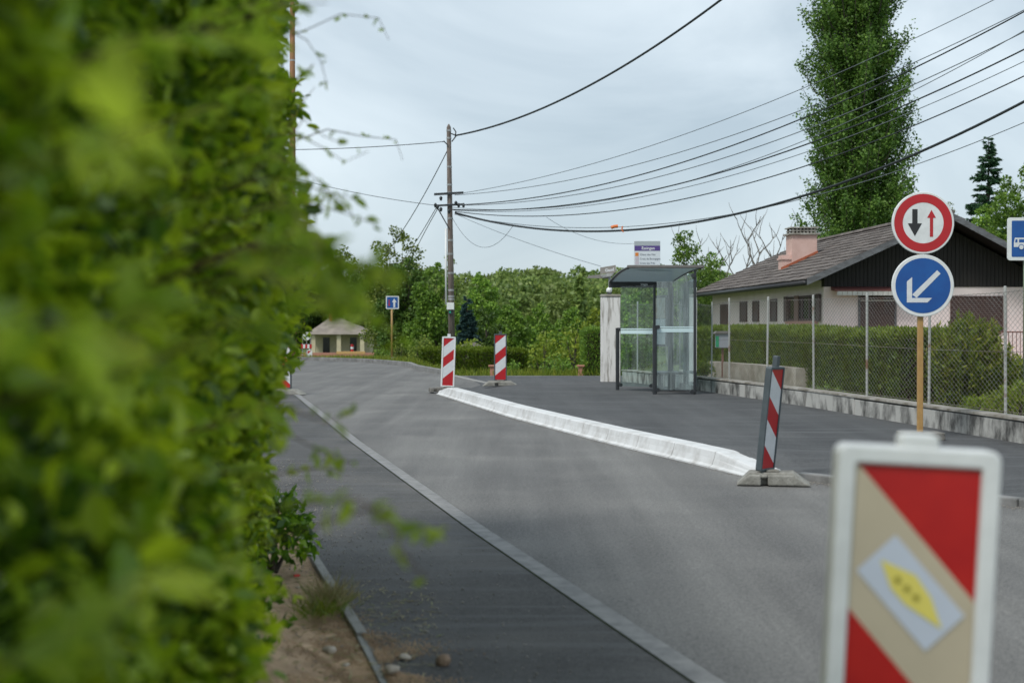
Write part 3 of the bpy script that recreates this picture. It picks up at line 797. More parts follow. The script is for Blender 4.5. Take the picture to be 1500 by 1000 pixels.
def marker_post(label, w, h, frame_m, whitem, redm, slope, th, mirror, base_kind, border=.03, group=None, name='striped_marker_post', z0=.11, depth=.05, knob=.03, sticker=False, knobh=.055, base=True):
    t = thing(name, label, 'marker post', (0, 0, 0), group)
    fr = MB()
    out = rrect(-w/2, w/2, 0, h, .018); inn = rrect(-w/2+border, w/2-border, border, h-border, .006)
    n = len(out); d0, d1 = -depth/2, depth/2
    vs = [(u, d0, z0+v) for u, v in out] + [(u, d1, z0+v) for u, v in out] + [(u, d0, z0+v) for u, v in inn] + [(u, d1, z0+v) for u, v in inn]
    fs = []
    for i in range(n):
        j = (i+1) % n
        fs += [(i, j, n+j, n+i), (2*n+j, 2*n+i, 3*n+i, 3*n+j), (j, i, 2*n+i, 2*n+j), (n+i, n+j, 3*n+j, 3*n+i)]
    fr.add(vs, fs)
    fo = part('frame', fr, frame_m, t, bevel=.005)
    pl = MB()
    for yy_, fnt in ((-depth/2+.008, -1), (depth/2-.008, 1)):
        stripe_face(pl, w-2*border-.001, h-2*border-.001, yy_, fnt, slope, th, mirror if fnt < 0 else not mirror, z0+border)
    part('striped_panel', pl, [whitem, redm], t)
    kn = MB(); kw = .026
    kn.prism(rrect(-knob, knob, h-.006, h+knobh, .01), -.022, .022, lambda u, v, d: (u, d, z0+v))
    part('top_knob', kn, frame_m, t, bevel=.004)
    ft = MB(); ft.tube([(0, 0, .03), (0, 0, z0+.01)], .028, 10); part('foot', ft, frame_m, t)
    if sticker:
        sk = MB(); rz = .0
        W_ = w-2*border
        def pt(px, py):   # photo pixel on the near panel -> local u, v
            return ((px-1338)/870.0, h - (py-661)/870.0 + (px-1338)*.055/870)
        yq = -depth/2+.006
        sk.sheet([pt(*p) for p in ((1256, 840), (1362, 958), (1416, 906), (1310, 788))], lambda u, v: (u, yq, z0+v), 0)
        st = part('sticker', sk, M['sticker'], t)
        g = MB(); g.sheet([pt(*p) for p in ((1290, 824), (1307, 866), (1328, 889), (1384, 926), (1366, 880), (1342, 847))], lambda u, v: (u, yq-.0015, z0+v), 0)
        for k in range(3):
            cx, cy = 1316 + k*14, 853 + k*13
            g.sheet([pt(cx-6, cy-2), pt(cx-2, cy+6), pt(cx+6, cy+4), pt(cx+2, cy-5)], lambda u, v: (u, yq-.003, z0+v), 1)
        part('sticker_print', g, [M['yellow'], M['yellowd']], st)
    if base:
        bb = MB()
        if base_kind == 'long':
            def ring(y0, y1, x0, x1, xt0, xt1, zt, i0=.0):
                bb.add([(x0, y0, 0), (x1, y0, 0), (x1, y1, 0), (x0, y1, 0), (xt0, y0+i0, zt), (xt1, y0+i0, zt), (xt1, y1-i0, zt), (xt0, y1-i0, zt)],
                       [(0,3,2,1),(4,5,6,7),(0,1,5,4),(1,2,6,5),(2,3,7,6),(3,0,4,7)])
            ring(-.12, .19, -.38, .40, -.24, .22, .105, .01)
            ring(-.19, -.122, -.38, -.12, -.24, -.12, .09); ring(-.19, -.122, -.05, .40, -.05, .22, .09)
            bb.box(-.07, .07, -.06, .06, .10, .125)
            bb.box(-.12, -.05, -.19, -.122, .065, .09)
        else:
            for k in range(5):
                x0 = -.36 + k*.15
                zt = .10 if 0 < k < 4 else .075
                bb.box(x0, x0+.085, -.19, .19, 0, zt)
            bb.box(-.36, .325, -.13, .13, .012, .088)
            bb.box(-.07, .07, -.07, .07, .085, .12)
        part('ballast_block', bb, M['blockc'] if base_kind == 'long' else M['blockd'], t, bevel=.012)
    return t

TH = [.83, 1.87, 2.8, 3.85]
def place(t, x, y, z, rz=0, lean=(0, 0)):
    t.location = (x, y, z); t.rotation_euler = (math.radians(lean[0]), math.radians(lean[1]), math.radians(rz))

GM = 'red and white striped marker posts around the roadworks'
m1 = marker_post('white framed striped post on a dark slotted block where the white kerb ends', .27, 1.0, M['white'], M['whitef'], M['red'], .83, TH, False, 'slot', .03, GM)
place(m1, X_(655, 28.3), 28.3, 0.01, 8, (0, 2.0))
m2 = marker_post('dark grey framed striped post on a flat pale block on the distant asphalt', .265, .98, M['grey_pl'], M['whitef'], M['red'], .83, TH, False, 'long', .022, GM)
place(m2, X_(733, 29.9), 29.9, pav_z(-.2, 29.9), 3)
m3 = marker_post('leaning grey framed striped post on a concrete block at the white kerb near end', .25, .87, M['grey_pl'], M['whitef'], M['red'], .83, TH, True, 'long', .022, GM, depth=.055, knob=.026, knobh=.09)
place(m3, X_(1119, 11.85), 11.85, 0.008, 0)
# the post itself leans right and is turned away; its block lies flat on the asphalt
for ch in list(m3.children):
    if not ch.name.startswith('ballast_block'):
        ch.rotation_euler = (Matrix.Rotation(math.radians(5.2), 3, 'Y') @ Matrix.Rotation(math.radians(3), 3, 'X') @ Matrix.Rotation(math.radians(53), 3, 'Z')).to_euler()
    else:
        ch.rotation_euler = (0, 0, math.radians(-10)); ch.scale = (.78, .9, .95); ch.location = (.07, -.02, 0)
m4 = marker_post('out of focus white framed striped post with a sticker, closest to the viewer', .272, 1.0, M['white'], M['beige'], M['redo'], 1.08, [1.06, 2.24, 3.3, 4.4], True, 'long', .031, GM, sticker=True, knob=.032, knobh=.022)
place(m4, X_(1338, 2.4), 2.4, 0.0, -2, (0, 3.0))
m4.location.x += -.052; 
m5 = marker_post('dark framed striped post half hidden by leaves on the left side of the road', .27, .98, M['grey_pl'], M['whitef'], M['red'], .83, TH, True, 'long', .022, GM)
place(m5, X_(417, 27.5), 27.5, 0.01, -10)
m6 = marker_post('tiny white framed striped post standing beyond the far bend of the road', .27, .98, M['white'], M['whitef'], M['red'], .83, TH, False, 'long', .03, GM)
place(m6, X_(453.5, 75), 75, Hh(X_(453.5, 75), 75), 0)

# ------------------------------------------------------------------ round priority signs on the ochre pole
def disc(mb, cx, cz, r0, r1, y, mi, n=64):
    if r0 <= 0:
        mb.add([(cx + r1*math.cos(2*math.pi*k/n), y, cz + r1*math.sin(2*math.pi*k/n)) for k in range(n)], [tuple(range(n))], mi)
    else:
        vs = [(cx + rr*math.cos(2*math.pi*k/n), y, cz + rr*math.sin(2*math.pi*k/n)) for rr in (r0, r1) for k in range(n)]
        mb.add(vs, [(k, (k+1) % n, n+(k+1) % n, n+k) for k in range(n)], mi)

def arrow(mb, cx, cz, ang, L, w, hw, hl, y, mi, open_head=False):
    """arrow pointing along ang (radians, in the x-z plane), centred"""
    dx, dz = math.cos(ang), math.sin(ang); px, pz = -dz, dx
    def p(a, b): return (cx + dx*a + px*b, y, cz + dz*a + pz*b)
    if not open_head:
        pts = [p(-L/2, -w/2), p(L/2-hl, -w/2), p(L/2-hl, -hw/2), p(L/2, 0), p(L/2-hl, hw/2), p(L/2-hl, w/2), p(-L/2, w/2)]
        # split into convex pieces
        mb.add([pts[0], pts[1], pts[5], pts[6]], [(0, 1, 2, 3)], mi); mb.add([pts[2], pts[3], pts[4]], [(0, 1, 2)], mi)
    else:
        t = w*1.02; k = .7071
        mb.add([p(-L/2, -w/2), p(L/2-t*1.0, -w/2), p(L/2-t*1.0, w/2), p(-L/2, w/2)], [(0, 1, 2, 3)], mi)
        for s in (1, -1):
            # barbs at 45 degrees to the shaft with a cut end parallel to the shaft
            a0 = p(L/2, 0); b0 = p(L/2-hl, s*hl); b1 = p(L/2-hl-t*1.35, s*(hl)); a1 = p(L/2-t*1.414, 0)
            mb.add([a0, b0, b1, a1] if s > 0 else [a1, b1, b0, a0], [(0, 1, 2, 3)], mi)

YS = 15.1; XS = X_(1350.5, YS); kf = YS/F
def plate_round(name, cz, r, parent, ring, label=None):
    mb = MB(); n = 64
    prof = [(r-.006, .0), (r, .004), (r, .022), (r-.01, .026), (r-.03, .022)]
    for i in range(len(prof)-1):
        (ra, ya), (rb, yb) = prof[i], prof[i+1]
        vs = [(XS + q*math.cos(2*math.pi*k/n), YS + yy2 , cz + q*math.sin(2*math.pi*k/n)) for q, yy2 in ((ra, ya-.03), (rb, yb-.03)) for k in range(n)]
        mb.add(vs, [(k, (k+1) % n, n+(k+1) % n, n+k) for k in range(n)], 0)
    disc(mb, XS, cz, 0, r-.0305, YS-.0085, 1, n)
    disc(mb, XS, cz, 0, r-.0055, YS-.0302, 0, n)
    return part(name, mb, [M['white'], M['galv']], parent, smooth=False, label=label)

sg = thing('priority_sign', 'ochre sign pole carrying a red ringed round sign above a blue arrow sign', 'road sign', (XS, YS, .12))
z_top = Z_(327, YS); z_low = Z_(418.5, YS); R = 45.5*kf
p1 = plate_round('sign_plate', z_top, R, sg, None, 'red ringed white disc with a black arrow down and a red arrow up')
g = MB(); disc(g, XS, z_top, R*.655, R*.93, YS-.0322, 0); part('red_ring', g, M['red'], p1)
g = MB(); arrow(g, XS-.088, z_top+.003, -math.pi/2, .285, .056, .150, .135, YS-.0325, 0); part('black_arrow', g, M['black'], p1)
g = MB(); arrow(g, XS+.088, z_top-.004, math.pi/2, .285, .034, .094, .085, YS-.0325, 0); part('red_arrow', g, M['red'], p1)
p2 = plate_round('sign_plate', z_low, R, sg, None, 'blue disc with a white arrow pointing down to the left')
g = MB(); disc(g, XS, z_low, 0, R*.885, YS-.0322, 0); part('blue_disc', g, M['blue'], p2)
g = MB()
def sp_(px, py): return (XS + (px-1350.5)*kf, YS-.0345, z_low + (418.5-py)*kf)
# pixel outline of the arrow around the lower disc centre (1350.5, 418.5)
SH = [(1371, 397), (1376, 403), (1344, 432), (1338, 427)]
A1 = [(1334.5, 407), (1334.5, 443), (1327, 443), (1327, 413)]
A2 = [(1327, 443), (1327, 436.5), (1363, 436.5), (1356, 443)]
g.add([sp_(*q) for q in ((1371, 396), (1376, 401), (1341, 436.4), (1334.6, 431.5))], [(0, 1, 2, 3)])
g.add([sp_(*q) for q in ((1334.5, 406), (1334.5, 436.4), (1326.8, 436.4), (1326.8, 412.5))], [(0, 1, 2, 3)])
g.add([sp_(*q) for q in ((1326.8, 436.5), (1363.5, 436.5), (1357, 443), (1326.8, 443))], [(0, 1, 2, 3)])
part('white_arrow', g, M['whitef'], p2)
g = MB(); g.prism(rrect(XS-.031, XS+.029, YS+.0, YS+.045, .008, 2), .05, z_top+.2, lambda u, v, d: (u-.012, v, d)); part('pole', g, M['pole_y'], sg)
for zc in (z_top+.12, z_top-.14, z_low+.12, z_low-.14):
    g = MB(); g.box(XS-.10, XS+.08, YS-.008, YS+.0, zc-.02, zc+.02); part('bracket', g, M['galv'], sg)
g = MB(); g.prism(rrect(XS-.22, XS+.2, YS-.2, YS+.22, .03, 2), .118, .2, lambda u, v, d: (u, v, d)); part('base', g, M['blockd'], sg, bevel=.01)

# ------------------------------------------------------------------ blue bus sign at the right edge
YB = 17.6; kb = YB/F
bs = thing('bus_sign', 'blue square bus sign with white border on a green pole, cut by the right edge', 'road sign', (X_(1503, YB), YB, .2))
def bp(px, py, d=0): return (X_(px, YB), YB-.02-d, Z_(py, YB))
g = MB(); x0, x1 = X_(1474.5, YB), X_(1534, YB); zt, zb = Z_(319, YB), Z_(381.5, YB)
g.prism(rrect(x0, x1, zb, zt, .035), 0, .02, lambda u, v, d: (u, YB-.02+d, v)); pb_ = part('sign_plate', g, M['white'], bs)
g = MB(); g.sheet(rrect(X_(1480.5, YB), X_(1528, YB), Z_(376.5, YB), Z_(323.5, YB), .015), lambda u, v: (u, YB-.022, v)); part('blue_field', g, M['blue'], pb_)
g = MB()
def bpoly(pts, mi=0, d=.004): g.add([(X_(a, YB), YB-.02-d, Z_(b, YB)) for a, b in pts], [tuple(range(len(pts)))], mi)
bpoly([(1485, 348.5), (1525, 348.5), (1526, 356), (1526, 362), (1483.5, 362), (1483.5, 356)])
for a, b in ((1485.3, 1488.7), (1491.2, 1499), (1501.5, 1509), (1511.5, 1523)): bpoly([(a if a > 1486 else 1486, 350.8), (b, 350.8), (b, 355.4), (a, 355.4)], 1, .0055)
for cx in (1494.5, 1515):
    for rr, mi, d in ((4.3, 1, .0055), (3.2, 0, .007)):
        g.add([(X_(cx, YB)+rr*kb*math.cos(k*math.pi/12), YB-.02-d, Z_(362.2, YB)+rr*kb*math.sin(k*math.pi/12)) for k in range(24)], [tuple(range(24))], mi)
part('bus_pictogram', g, [M['whitef'], M['blue']], pb_)
g = MB(); g.tube([(X_(1503, YB), YB+.025, .15), (X_(1503, YB), YB+.025, Z_(322, YB))], .03, 12); part('pole', g, M['pole_g'], bs, smooth=True)

# small blue sign far away
YF = 56.0
fsn = thing('priority_sign', 'small blue square sign with white arrow on an ochre pole at the far bend', 'road sign', (X_(574, YF), YF, 0))
kf2 = YF/F
g = MB(); g.prism(rrect(X_(565.5, YF), X_(584.5, YF), Z_(452.5, YF), Z_(433.5, YF), .03), 0, .03, lambda u, v, d: (u, YF-.05+d, v)); p3 = part('sign_plate', g, M['white'], fsn)
g = MB(); g.sheet([(X_(567, YF), Z_(451, YF)), (X_(583, YF), Z_(451, YF)), (X_(583, YF), Z_(435, YF)), (X_(567, YF), Z_(435, YF))], lambda u, v: (u, YF-.054, v)); part('blue_field', g, M['blue'], p3)
g = MB(); arrow(g, X_(577.8, YF), Z_(443.6, YF), math.pi/2, .35, .075, .19, .15, YF-.058, 0); part('white_arrow', g, M['whitef'], p3)
g = MB(); arrow(g, X_(570.3, YF), Z_(444, YF), -math.pi/2, .27, .04, .09, .09, YF-.058, 0); part('red_arrow', g, M['redo'], p3)
g = MB(); g.tube([(X_(574, YF), YF, -.1), (X_(574, YF), YF, Z_(436, YF))], .04, 10); part('pole', g, M['pole_y'], fsn, smooth=True)
g = MB(); g.box(X_(569, YF), X_(579, YF), YF-.15, YF+.15, -.06, .12); part('base', g, M['kerbgrey'], fsn, bevel=.02)

# ------------------------------------------------------------------ bus shelter
YN, YBk, YM = 25.2, 27.6, 26.7
sh = thing('bus_shelter', 'glass bus shelter with a curved grey roof beside the white concrete pillar', 'bus shelter', (2.7, 26.4, .12))
GZ = .10
def X2(px, Y): return X_(px, Y)
def arcz(s): return 2.185 + (2.355-2.185)*math.sin(min(s, 1)*math.pi/2)**.9
NS = 14
g = MB()
rows = []
for i in range(NS+1):
    s = i/NS; Y = YBk + (YN-.02-YBk)*s; z = arcz(s)
    xl = X2(893.5, YBk)*(1-s) + X2(920.5, YN)*s; xr = X2(986.5, YBk)*(1-s) + X2(1028, YN)*s
    rows.append((xl, xr, Y, z))
nxr = 6
for dz in (0, .022):
    for (xl, xr, Y, z) in rows:
        for k in range(nxr+1): g.v.append((xl+.02+(xr-xl-.04)*k/nxr, Y, z+dz))
o2 = (NS+1)*(nxr+1)
for i in range(NS):
    for k in range(nxr):
        a = i*(nxr+1)+k; g.f.append((a, a+1, a+nxr+2, a+nxr+1)); g.m.append(0)
        a += o2; g.f.append((a, a+nxr+1, a+nxr+2, a+1)); g.m.append(0)
part('roof_sheet', g, M['roofsheet'], sh, smooth=True)
for side in (0, 1):
    g = MB()
    g.tube([((r_[side] + (.006 if side == 0 else -.006)), r_[2], r_[3]+.008) for r_ in rows], .024, 8)
    part('roof_rail', g, M['dark'], sh, smooth=True)
g = MB(); xl, xr, Y, z = rows[-1]; g.box(xl-.03, xr+.03, Y-.06, Y-.005, z-.005, z+.05); part('roof_rim', g, M['rim'], sh, bevel=.012)
g = MB(); xl, xr, Y, z = rows[0]; g.box(xl-.02, xr-.02, YBk-.03, YBk+.08, 2.075, 2.19); bm_ = part('roof_beam', g, M['dark'], sh, bevel=.008)

def text_mesh(txt, name, loc, size, m, parent, rot=(math.pi/2, 0, 0), bold=0.0, align='LEFT', sx=1.0):
    cu = bpy.data.curves.new(name, 'FONT'); cu.body = txt; cu.size = size; cu.align_x = align; cu.offset = bold; cu.resolution_u = 2
    ob = bpy.data.objects.new('tmp_text', cu); C.objects.link(ob)
    dg = bpy.context.evaluated_depsgraph_get()
    me = bpy.data.meshes.new_from_object(ob.evaluated_get(dg))
    bpy.data.objects.remove(ob); bpy.data.curves.remove(cu)
    me.name = name
    from mathutils import Euler
    base = ROOTLOC.get(parent.name, Vector((0,0,0)))
    me.transform(Matrix.Translation(Vector(loc) - base) @ Euler(rot).to_matrix().to_4x4() @ Matrix.Diagonal((sx, 1, 1, 1)))
    me.materials.clear()
    return link_mesh(name, me, m, parent)
text_mesh('vogo', 'lettering', (X2(938, YBk), YBk-.034, 2.118), .07, M['whitef'], bm_, bold=.002)

def post(name, x, y, z0, z1, w, d, parent=sh, m='dark'):
    g = MB(); g.prism(rrect(x-w/2, x+w/2, y-d/2, y+d/2, min(w, d)*.25, 2), z0, z1, lambda u, v, q: (u, v, q)); return part(name, g, M[m], parent)
post('column', X2(983, YBk)-.01, YBk, GZ, 2.08, .105, .12)
post('column', X2(958.5, YN+.6), YN+.6, 1.3, 2.08, .045, .05)
post('low_post', X2(959, YN)+.0, YN, GZ-.02, 1.335, .075, .075)
post('low_post', X2(904.5, 27.0), 27.0, GZ-.02, 1.295, .07, .07)
post('corner_post', X2(1017.8, YN), YN, GZ, 2.31, .045, .06)
# glass panes
g = MB(); x0, x1 = X2(909, 26.9), X2(957, 26.3); za, zb = .20, 2.08
g.add([(x0, 26.9, za), (x1, 26.3, za), (x1, 26.3, zb), (x0, 26.9, zb)], [(0, 1, 2, 3)])
pane1 = part('glass_pane', g, M['glass'], sh)
g = MB(); yq = YN+.0
pts = [(X2(962, YN), Z_(571, YN)), (X2(1015.5, YN), Z_(571, YN)), (X2(1015.5, YN), Z_(399.5, YN)), (X2(1006, YN), Z_(401.5, YN)), (X2(997, YN), Z_(405.5, YN)), (X2(987, YN), Z_(412, YN)), (X2(962, YN), Z_(412, YN))]
g.sheet(pts, lambda u, v: (u, yq, v)); pane2 = part('glass_pane', g, M['glassd'], sh, label='grimy streaked glass pane on the right')
g = MB()
g.add([(X2(1020, 25.4), 25.35, .25), (X2(1020, 25.4)-.06, 27.5, .25), (X2(1020, 25.4)-.06, 27.5, 2.12), (X2(1020, 25.4), 25.35, 2.2)], [(0, 1, 2, 3)])
part('glass_pane', g, M['glassd'], sh)
for (pa, xa, ya, xb, yb, zt) in ((pane1, x0, 26.9, x1, 26.3, 1.31+(479-481)*.0127), (pane2, X2(962, YN), YN, X2(1015.5, YN), YN, Z_(478.2, YN))):
    for k, (a, b) in enumerate(((0, .022), (.034, .10))):
        g = MB(); g.add([(xa, ya-.006, zt-b), (xb, yb-.006, zt-b), (xb, yb-.006, zt-a), (xa, ya-.006, zt-a)], [(0, 1, 2, 3)]); part('frosted_band', g, M['band'], pa)
for (x, y, z) in ((X2(909, 26.95), 26.95, 1.265), (X2(909, 26.95), 26.95, .22), (X2(953.5, 26.3), 26.3, .23), (X2(963.5, YN), YN, 1.31), (X2(1013.5, YN), YN, .17), (X2(963.5, YN), YN, .2), (X2(1015, YN), YN, 2.22)):
    g = MB(); g.tube([(x, y-.05, z), (x, y+.03, z)], .036, 12); part('glass_clamp', g, M['dark'], sh)
g = MB(); g.tube([(X2(904.5, 27), 27, 1.275), (X2(911, 27), 26.95, 1.275)], .026, 8); part('glass_clamp', g, M['dark'], sh); g = MB(); g.tube([(X2(959, YN), YN, 1.315), (X2(966, YN), YN, 1.315)], .026, 8); part('glass_clamp', g, M['dark'], sh)
# timetable case
g = MB(); A = Vector((X2(960.5, 26.9), 26.9, 0)); B = Vector((X2(977.3, 26.3), 26.3, 0)); d = (B-A).normalized(); nn = Vector((d.y, -d.x, 0))
z0, z1 = Z_(507, 26.6), Z_(432.5, 26.6)
def wallbox(A, B, n0, n1, za, zb, g):
    g.add([A+nn*n0+Vector((0,0,za)), B+nn*n0+Vector((0,0,za)), B+nn*n1+Vector((0,0,za)), A+nn*n1+Vector((0,0,za)),
           A+nn*n0+Vector((0,0,zb)), B+nn*n0+Vector((0,0,zb)), B+nn*n1+Vector((0,0,zb)), A+nn*n1+Vector((0,0,zb))],
          [(0,3,2,1),(4,5,6,7),(0,1,5,4),(1,2,6,5),(2,3,7,6),(3,0,4,7)])
wallbox(A, B, -.03, .02, z0, z1, g); cs_ = part('timetable_case', g, M['dark'], sh, bevel=.006)
g = MB(); ai = A+d*.035; bi = B-d*.035
zs = [z0+.04, z0+.3, z0+.36, z0+.52, z1-.04]
for k, mi in ((0, 0), (2, 0), (3, 1)):
    za, zb = zs[k], zs[k+1]-(.01 if k else 0)
    g.add([ai+nn*.024+Vector((0,0,za)), bi+nn*.024+Vector((0,0,za)), bi+nn*.024+Vector((0,0,zb)), ai+nn*.024+Vector((0,0,zb))], [(0,1,2,3)], mi)
g.add([ai+nn*.024+Vector((0,0,zs[1])), bi+nn*.024+Vector((0,0,zs[1])), bi+nn*.024+Vector((0,0,zs[2]-.01)), ai+nn*.024+Vector((0,0,zs[2]-.01))], [(0,1,2,3)], 2)
part('poster', g, [M['paneg'], M['poster'], M['beige']], cs_)
# bench
g = MB(); g.box(X2(961, 26.4), X2(1000, 26.4), 26.25, 27.3, .44, .475); bn = part('bench_seat', g, M['dark'], sh, bevel=.01)
for px_ in (970, 988):
    g = MB(); g.box(X2(px_-3, 26.5), X2(px_+3, 26.5), 26.7, 26.85, GZ, .44); part('leg', g, M['dark'], bn)

# stop name board standing on the shelter roof
YT = 25.7
sb = thing('bus_stop_sign', 'white bus stop board with a purple name band standing on the shelter roof', 'sign', (X_(947.5, YT), YT, 2.36))
g = MB(); g.box(X_(928.6, YT), X_(967, YT), YT-.015, YT+.015, Z_(393.5, YT), Z_(353, YT)); bd = part('board', g, M['paneg'], sb, bevel=.003)
g = MB(); g.box(X_(929.2, YT), X_(966.4, YT), YT-.018, YT-.0155, Z_(359.7, YT), Z_(353.5, YT)); part('header', g, M['paneg2'], bd)
g = MB(); g.box(X_(929.2, YT), X_(966.6, YT), YT-.019, YT-.0155, Z_(367.4, YT), Z_(360.2, YT)); bz = part('name_band', g, M['purple'], bd)
text_mesh('Essingen', 'lettering', (X_(939.5, YT), YT-.022, Z_(365.6, YT)), .072, M['whitef'], bz, bold=.0015, sx=.98)
g = MB(); g.box(X_(930.3, YT), X_(935, YT), YT-.018, YT-.0155, Z_(375.2, YT), Z_(370.2, YT)); part('orange_square', g, M['orange'], bd)
for k in range(2):
    g = MB(); zz = Z_(376.2+k*6, YT); g.box(X_(930.3, YT), X_(935.5, YT), YT-.018, YT-.0155, zz-.064, zz); part('line_square', g, M['pinkgrey'], bd)
for k, tx in enumerate(('Chaux des Vins', 'Croix de Bourgogne', 'Croix des Prés')):
    text_mesh(tx, 'lettering', (X_(937, YT), YT-.018, Z_(374.2+k*6.3, YT)), .050, M['ink'], bd, bold=.0003, sx=.9)

# ------------------------------------------------------------------ white pillar, wall, fence
YP = 31.3; px0, px1 = X_(880.5, YP), X_(909.5, YP)
pl_ = thing('gate_pillar', 'tall weathered white concrete pillar left of the bus shelter', 'pillar', ((px0+px1)/2, YP+.2, .05))
g = MB(); g.box(px0+.01, px1-.01, YP, YP+.42, -.05, Z_(434.5, YP)); part('shaft', g, M['pillar'], pl_, bevel=.015)
g = MB(); g.box(px0-.0, px1+.0, YP-.02, YP+.44, Z_(434.5, YP)+.002, Z_(431, YP)); part('cap', g, M['capc'], pl_, bevel=.012)
g = MB(); xx = X_(893.5, YP); g.tube([(xx, YP+.2, Z_(431, YP)), (xx, YP+.2, Z_(427.5, YP))], .05, 10)
wl = thing('wall_lamp', 'small white lamp standing on top of the white pillar', 'lamp', (xx, YP+.2, Z_(431, YP)))
part('lamp_foot', g, M['dark'], wl); g = MB()
g.tube([(xx-.02, YP+.2, Z_(428, YP)), (xx, YP+.2, Z_(424, YP)), (xx+.03, YP+.2, Z_(420, YP))], [.06, .065, .035], 12); part('lamp_shade', g, M['white'], wl, smooth=True)

# street name sign behind the pillar
YQ = 34.0
st = thing('street_name_sign', 'tilted grey brown name plate on a bracket left of the shelter roof', 'sign', (X_(893, YQ), YQ, 0))
g = MB(); g.tube([(X_(893, YQ), YQ, 0), (X_(893, YQ), YQ, Z_(402, YQ))], .03, 8); part('pole', g, M['galv'], st, smooth=True)
g = MB(); q = [at(879, 392, YQ), at(902, 388.2, YQ-.15), at(901.6, 399.3, YQ-.15), at(879, 402, YQ)]
g.add([tuple(p) for p in q] + [tuple(p + Vector((0, .02, 0))) for p in q], [(0, 1, 2, 3), (7, 6, 5, 4), (0, 4, 5, 1), (1, 5, 6, 2), (2, 6, 7, 3), (3, 7, 4, 0)]); pt_ = part('name_plate', g, M['plate'], st)
text_mesh('Gaud', 'lettering', tuple(at(886.3, 398.2, YQ-.3)), .10, M['whitef'], pt_, bold=.004, rot=(math.pi/2, math.radians(-8), 0))
for k in range(3):
    g = MB(); g.bar(at(880+k, 403.5+k*1.4, YQ), at(899-k, 400.5+k*1.4, YQ-.15), .02, .025); part('bracket', g, M['galv'], st)
g = MB(); q0 = at(860, 406.5, YQ); g.prism([(-.27, 0), (.27, -.015), (.25, .06), (.03, .085), (-.22, .05)], -.03, .03, lambda u, v, d: (X_(876, YQ)+u, YQ+.1+d, Z_(407, YQ)+v)); part('name_plate', g, M['plate'], st, label='dark name plate seen almost edge on')

# low stained concrete wall with coping
wl_ = thing('low_wall', 'low stained concrete wall under the wire fence running towards the right edge', 'low wall', (4.4, 21.4, .1))
def wpoly(pts, n0, n1, z0f, z1f, mb):
    P0 = []
    for i, (x, y) in enumerate(pts):
        a = Vector((*pts[max(i-1, 0)], 0)); b = Vector((*pts[min(i+1, len(pts)-1)], 0)); t = (b-a).normalized(); nn = Vector((-t.y, t.x, 0))
        if nn.x < 0: nn = -nn
        P0.append((Vector((x, y, 0)), nn))
    for i in range(len(P0)-1):
        (a, na), (b, nb) = P0[i], P0[i+1]
        vs = [a+na*n0, b+nb*n0, b+nb*n1, a+na*n1]
        mb.add([v+Vector((0,0,z0f)) for v in vs] + [v+Vector((0,0,z1f)) for v in vs], [(0,3,2,1),(4,5,6,7),(0,1,5,4),(1,2,6,5),(2,3,7,6),(3,0,4,7)])
WZ = .375
ww = []
for i in range(len(WALL)-1):
    (x0, y0), (x1, y1) = WALL[i], WALL[i+1]
    n = max(1, int((y0-y1)/2.0))
    for k in range(n): ww.append((x0+(x1-x0)*k/n, y0+(y1-y0)*k/n))
ww.append(WALL[-1])
for i in range(len(ww)-1):
    g = MB(); (a0, b0), (a1, b1) = ww[i], ww[i+1]; L = math.hypot(a1-a0, b1-b0); e = .008/L
    wpoly([(a0+(a1-a0)*e, b0+(b1-b0)*e), (a1-(a1-a0)*e, b1-(b1-b0)*e)], 0, .2, 0, WZ-.035+.01*math.sin(i*2.1), g)
    part('wall_section', g, M['wall'], wl_, bevel=.015)
g = MB(); wpoly(WALL, -.012, .215, WZ-.022, WZ+.004, g); part('coping', g, M['capc'], wl_)

# second beige wall behind the fence
g = MB(); g2 = [(X_(1036, 29.6), 29.6), (X_(1105, 27), 27.0), (X_(1166, 24.7), 24.7)]
wpoly(g2, 0, .22, .1, .60, g); o = part('garden_wall', g, M['wall2'], loc=(5, 27, .1)); props(o, 'plain beige concrete garden wall behind the wire fence near the shelter', 'garden wall')

# chain-link fence
fe = thing('chain_link_fence', 'rusty chain link fence with pale steel posts on the low wall', 'fence', (4.4, 21.4, WZ))
def wall_at(px):
    best = None
    y = 8.0
    while y < 31.3:
        x = interp(WALLY, y) + .1
        p = 750 + F*x/y
        if best is None or abs(p-px) < best[0]: best = (abs(p-px), x, y)
        y += .01
    return best[1], best[2]
PX = [(934, 442), (980, 441), (1020, 440), (1043, 443), (1068, 437), (1125, 435), (1191, 432.5), (1270, 430), (1362, 428), (1472, 420), (1600, 410)]
tops = []
for i, (px_, py_t) in enumerate(PX):
    x, y = wall_at(px_); zt = Z_(py_t, y)
    if px_ == 1600: zt = 1.79
    tops.append((y, x, zt))
    lean = rnd.uniform(-.015, .015)
    g = MB(); g.tube([(x-lean, y, WZ-.05), (x, y, zt)], .017 if px_ != 1043 else .014, 8); g.tube([(x, y, zt), (x, y, zt+.008)], [.019, .009], 8)
    part('post', g, M['fencepost'], fe, smooth=False)
    g = MB()
tops = sorted(tops)
def fence_xyz(s_y, v):
    """s_y depth, v height 0..1"""
    x = interp(WALLY, s_y) + .07; zt = interp([(a, c) for a, b, c in tops], s_y) - .05
    return Vector((x, s_y, WZ+.03 + (zt-WZ-.03)*v))
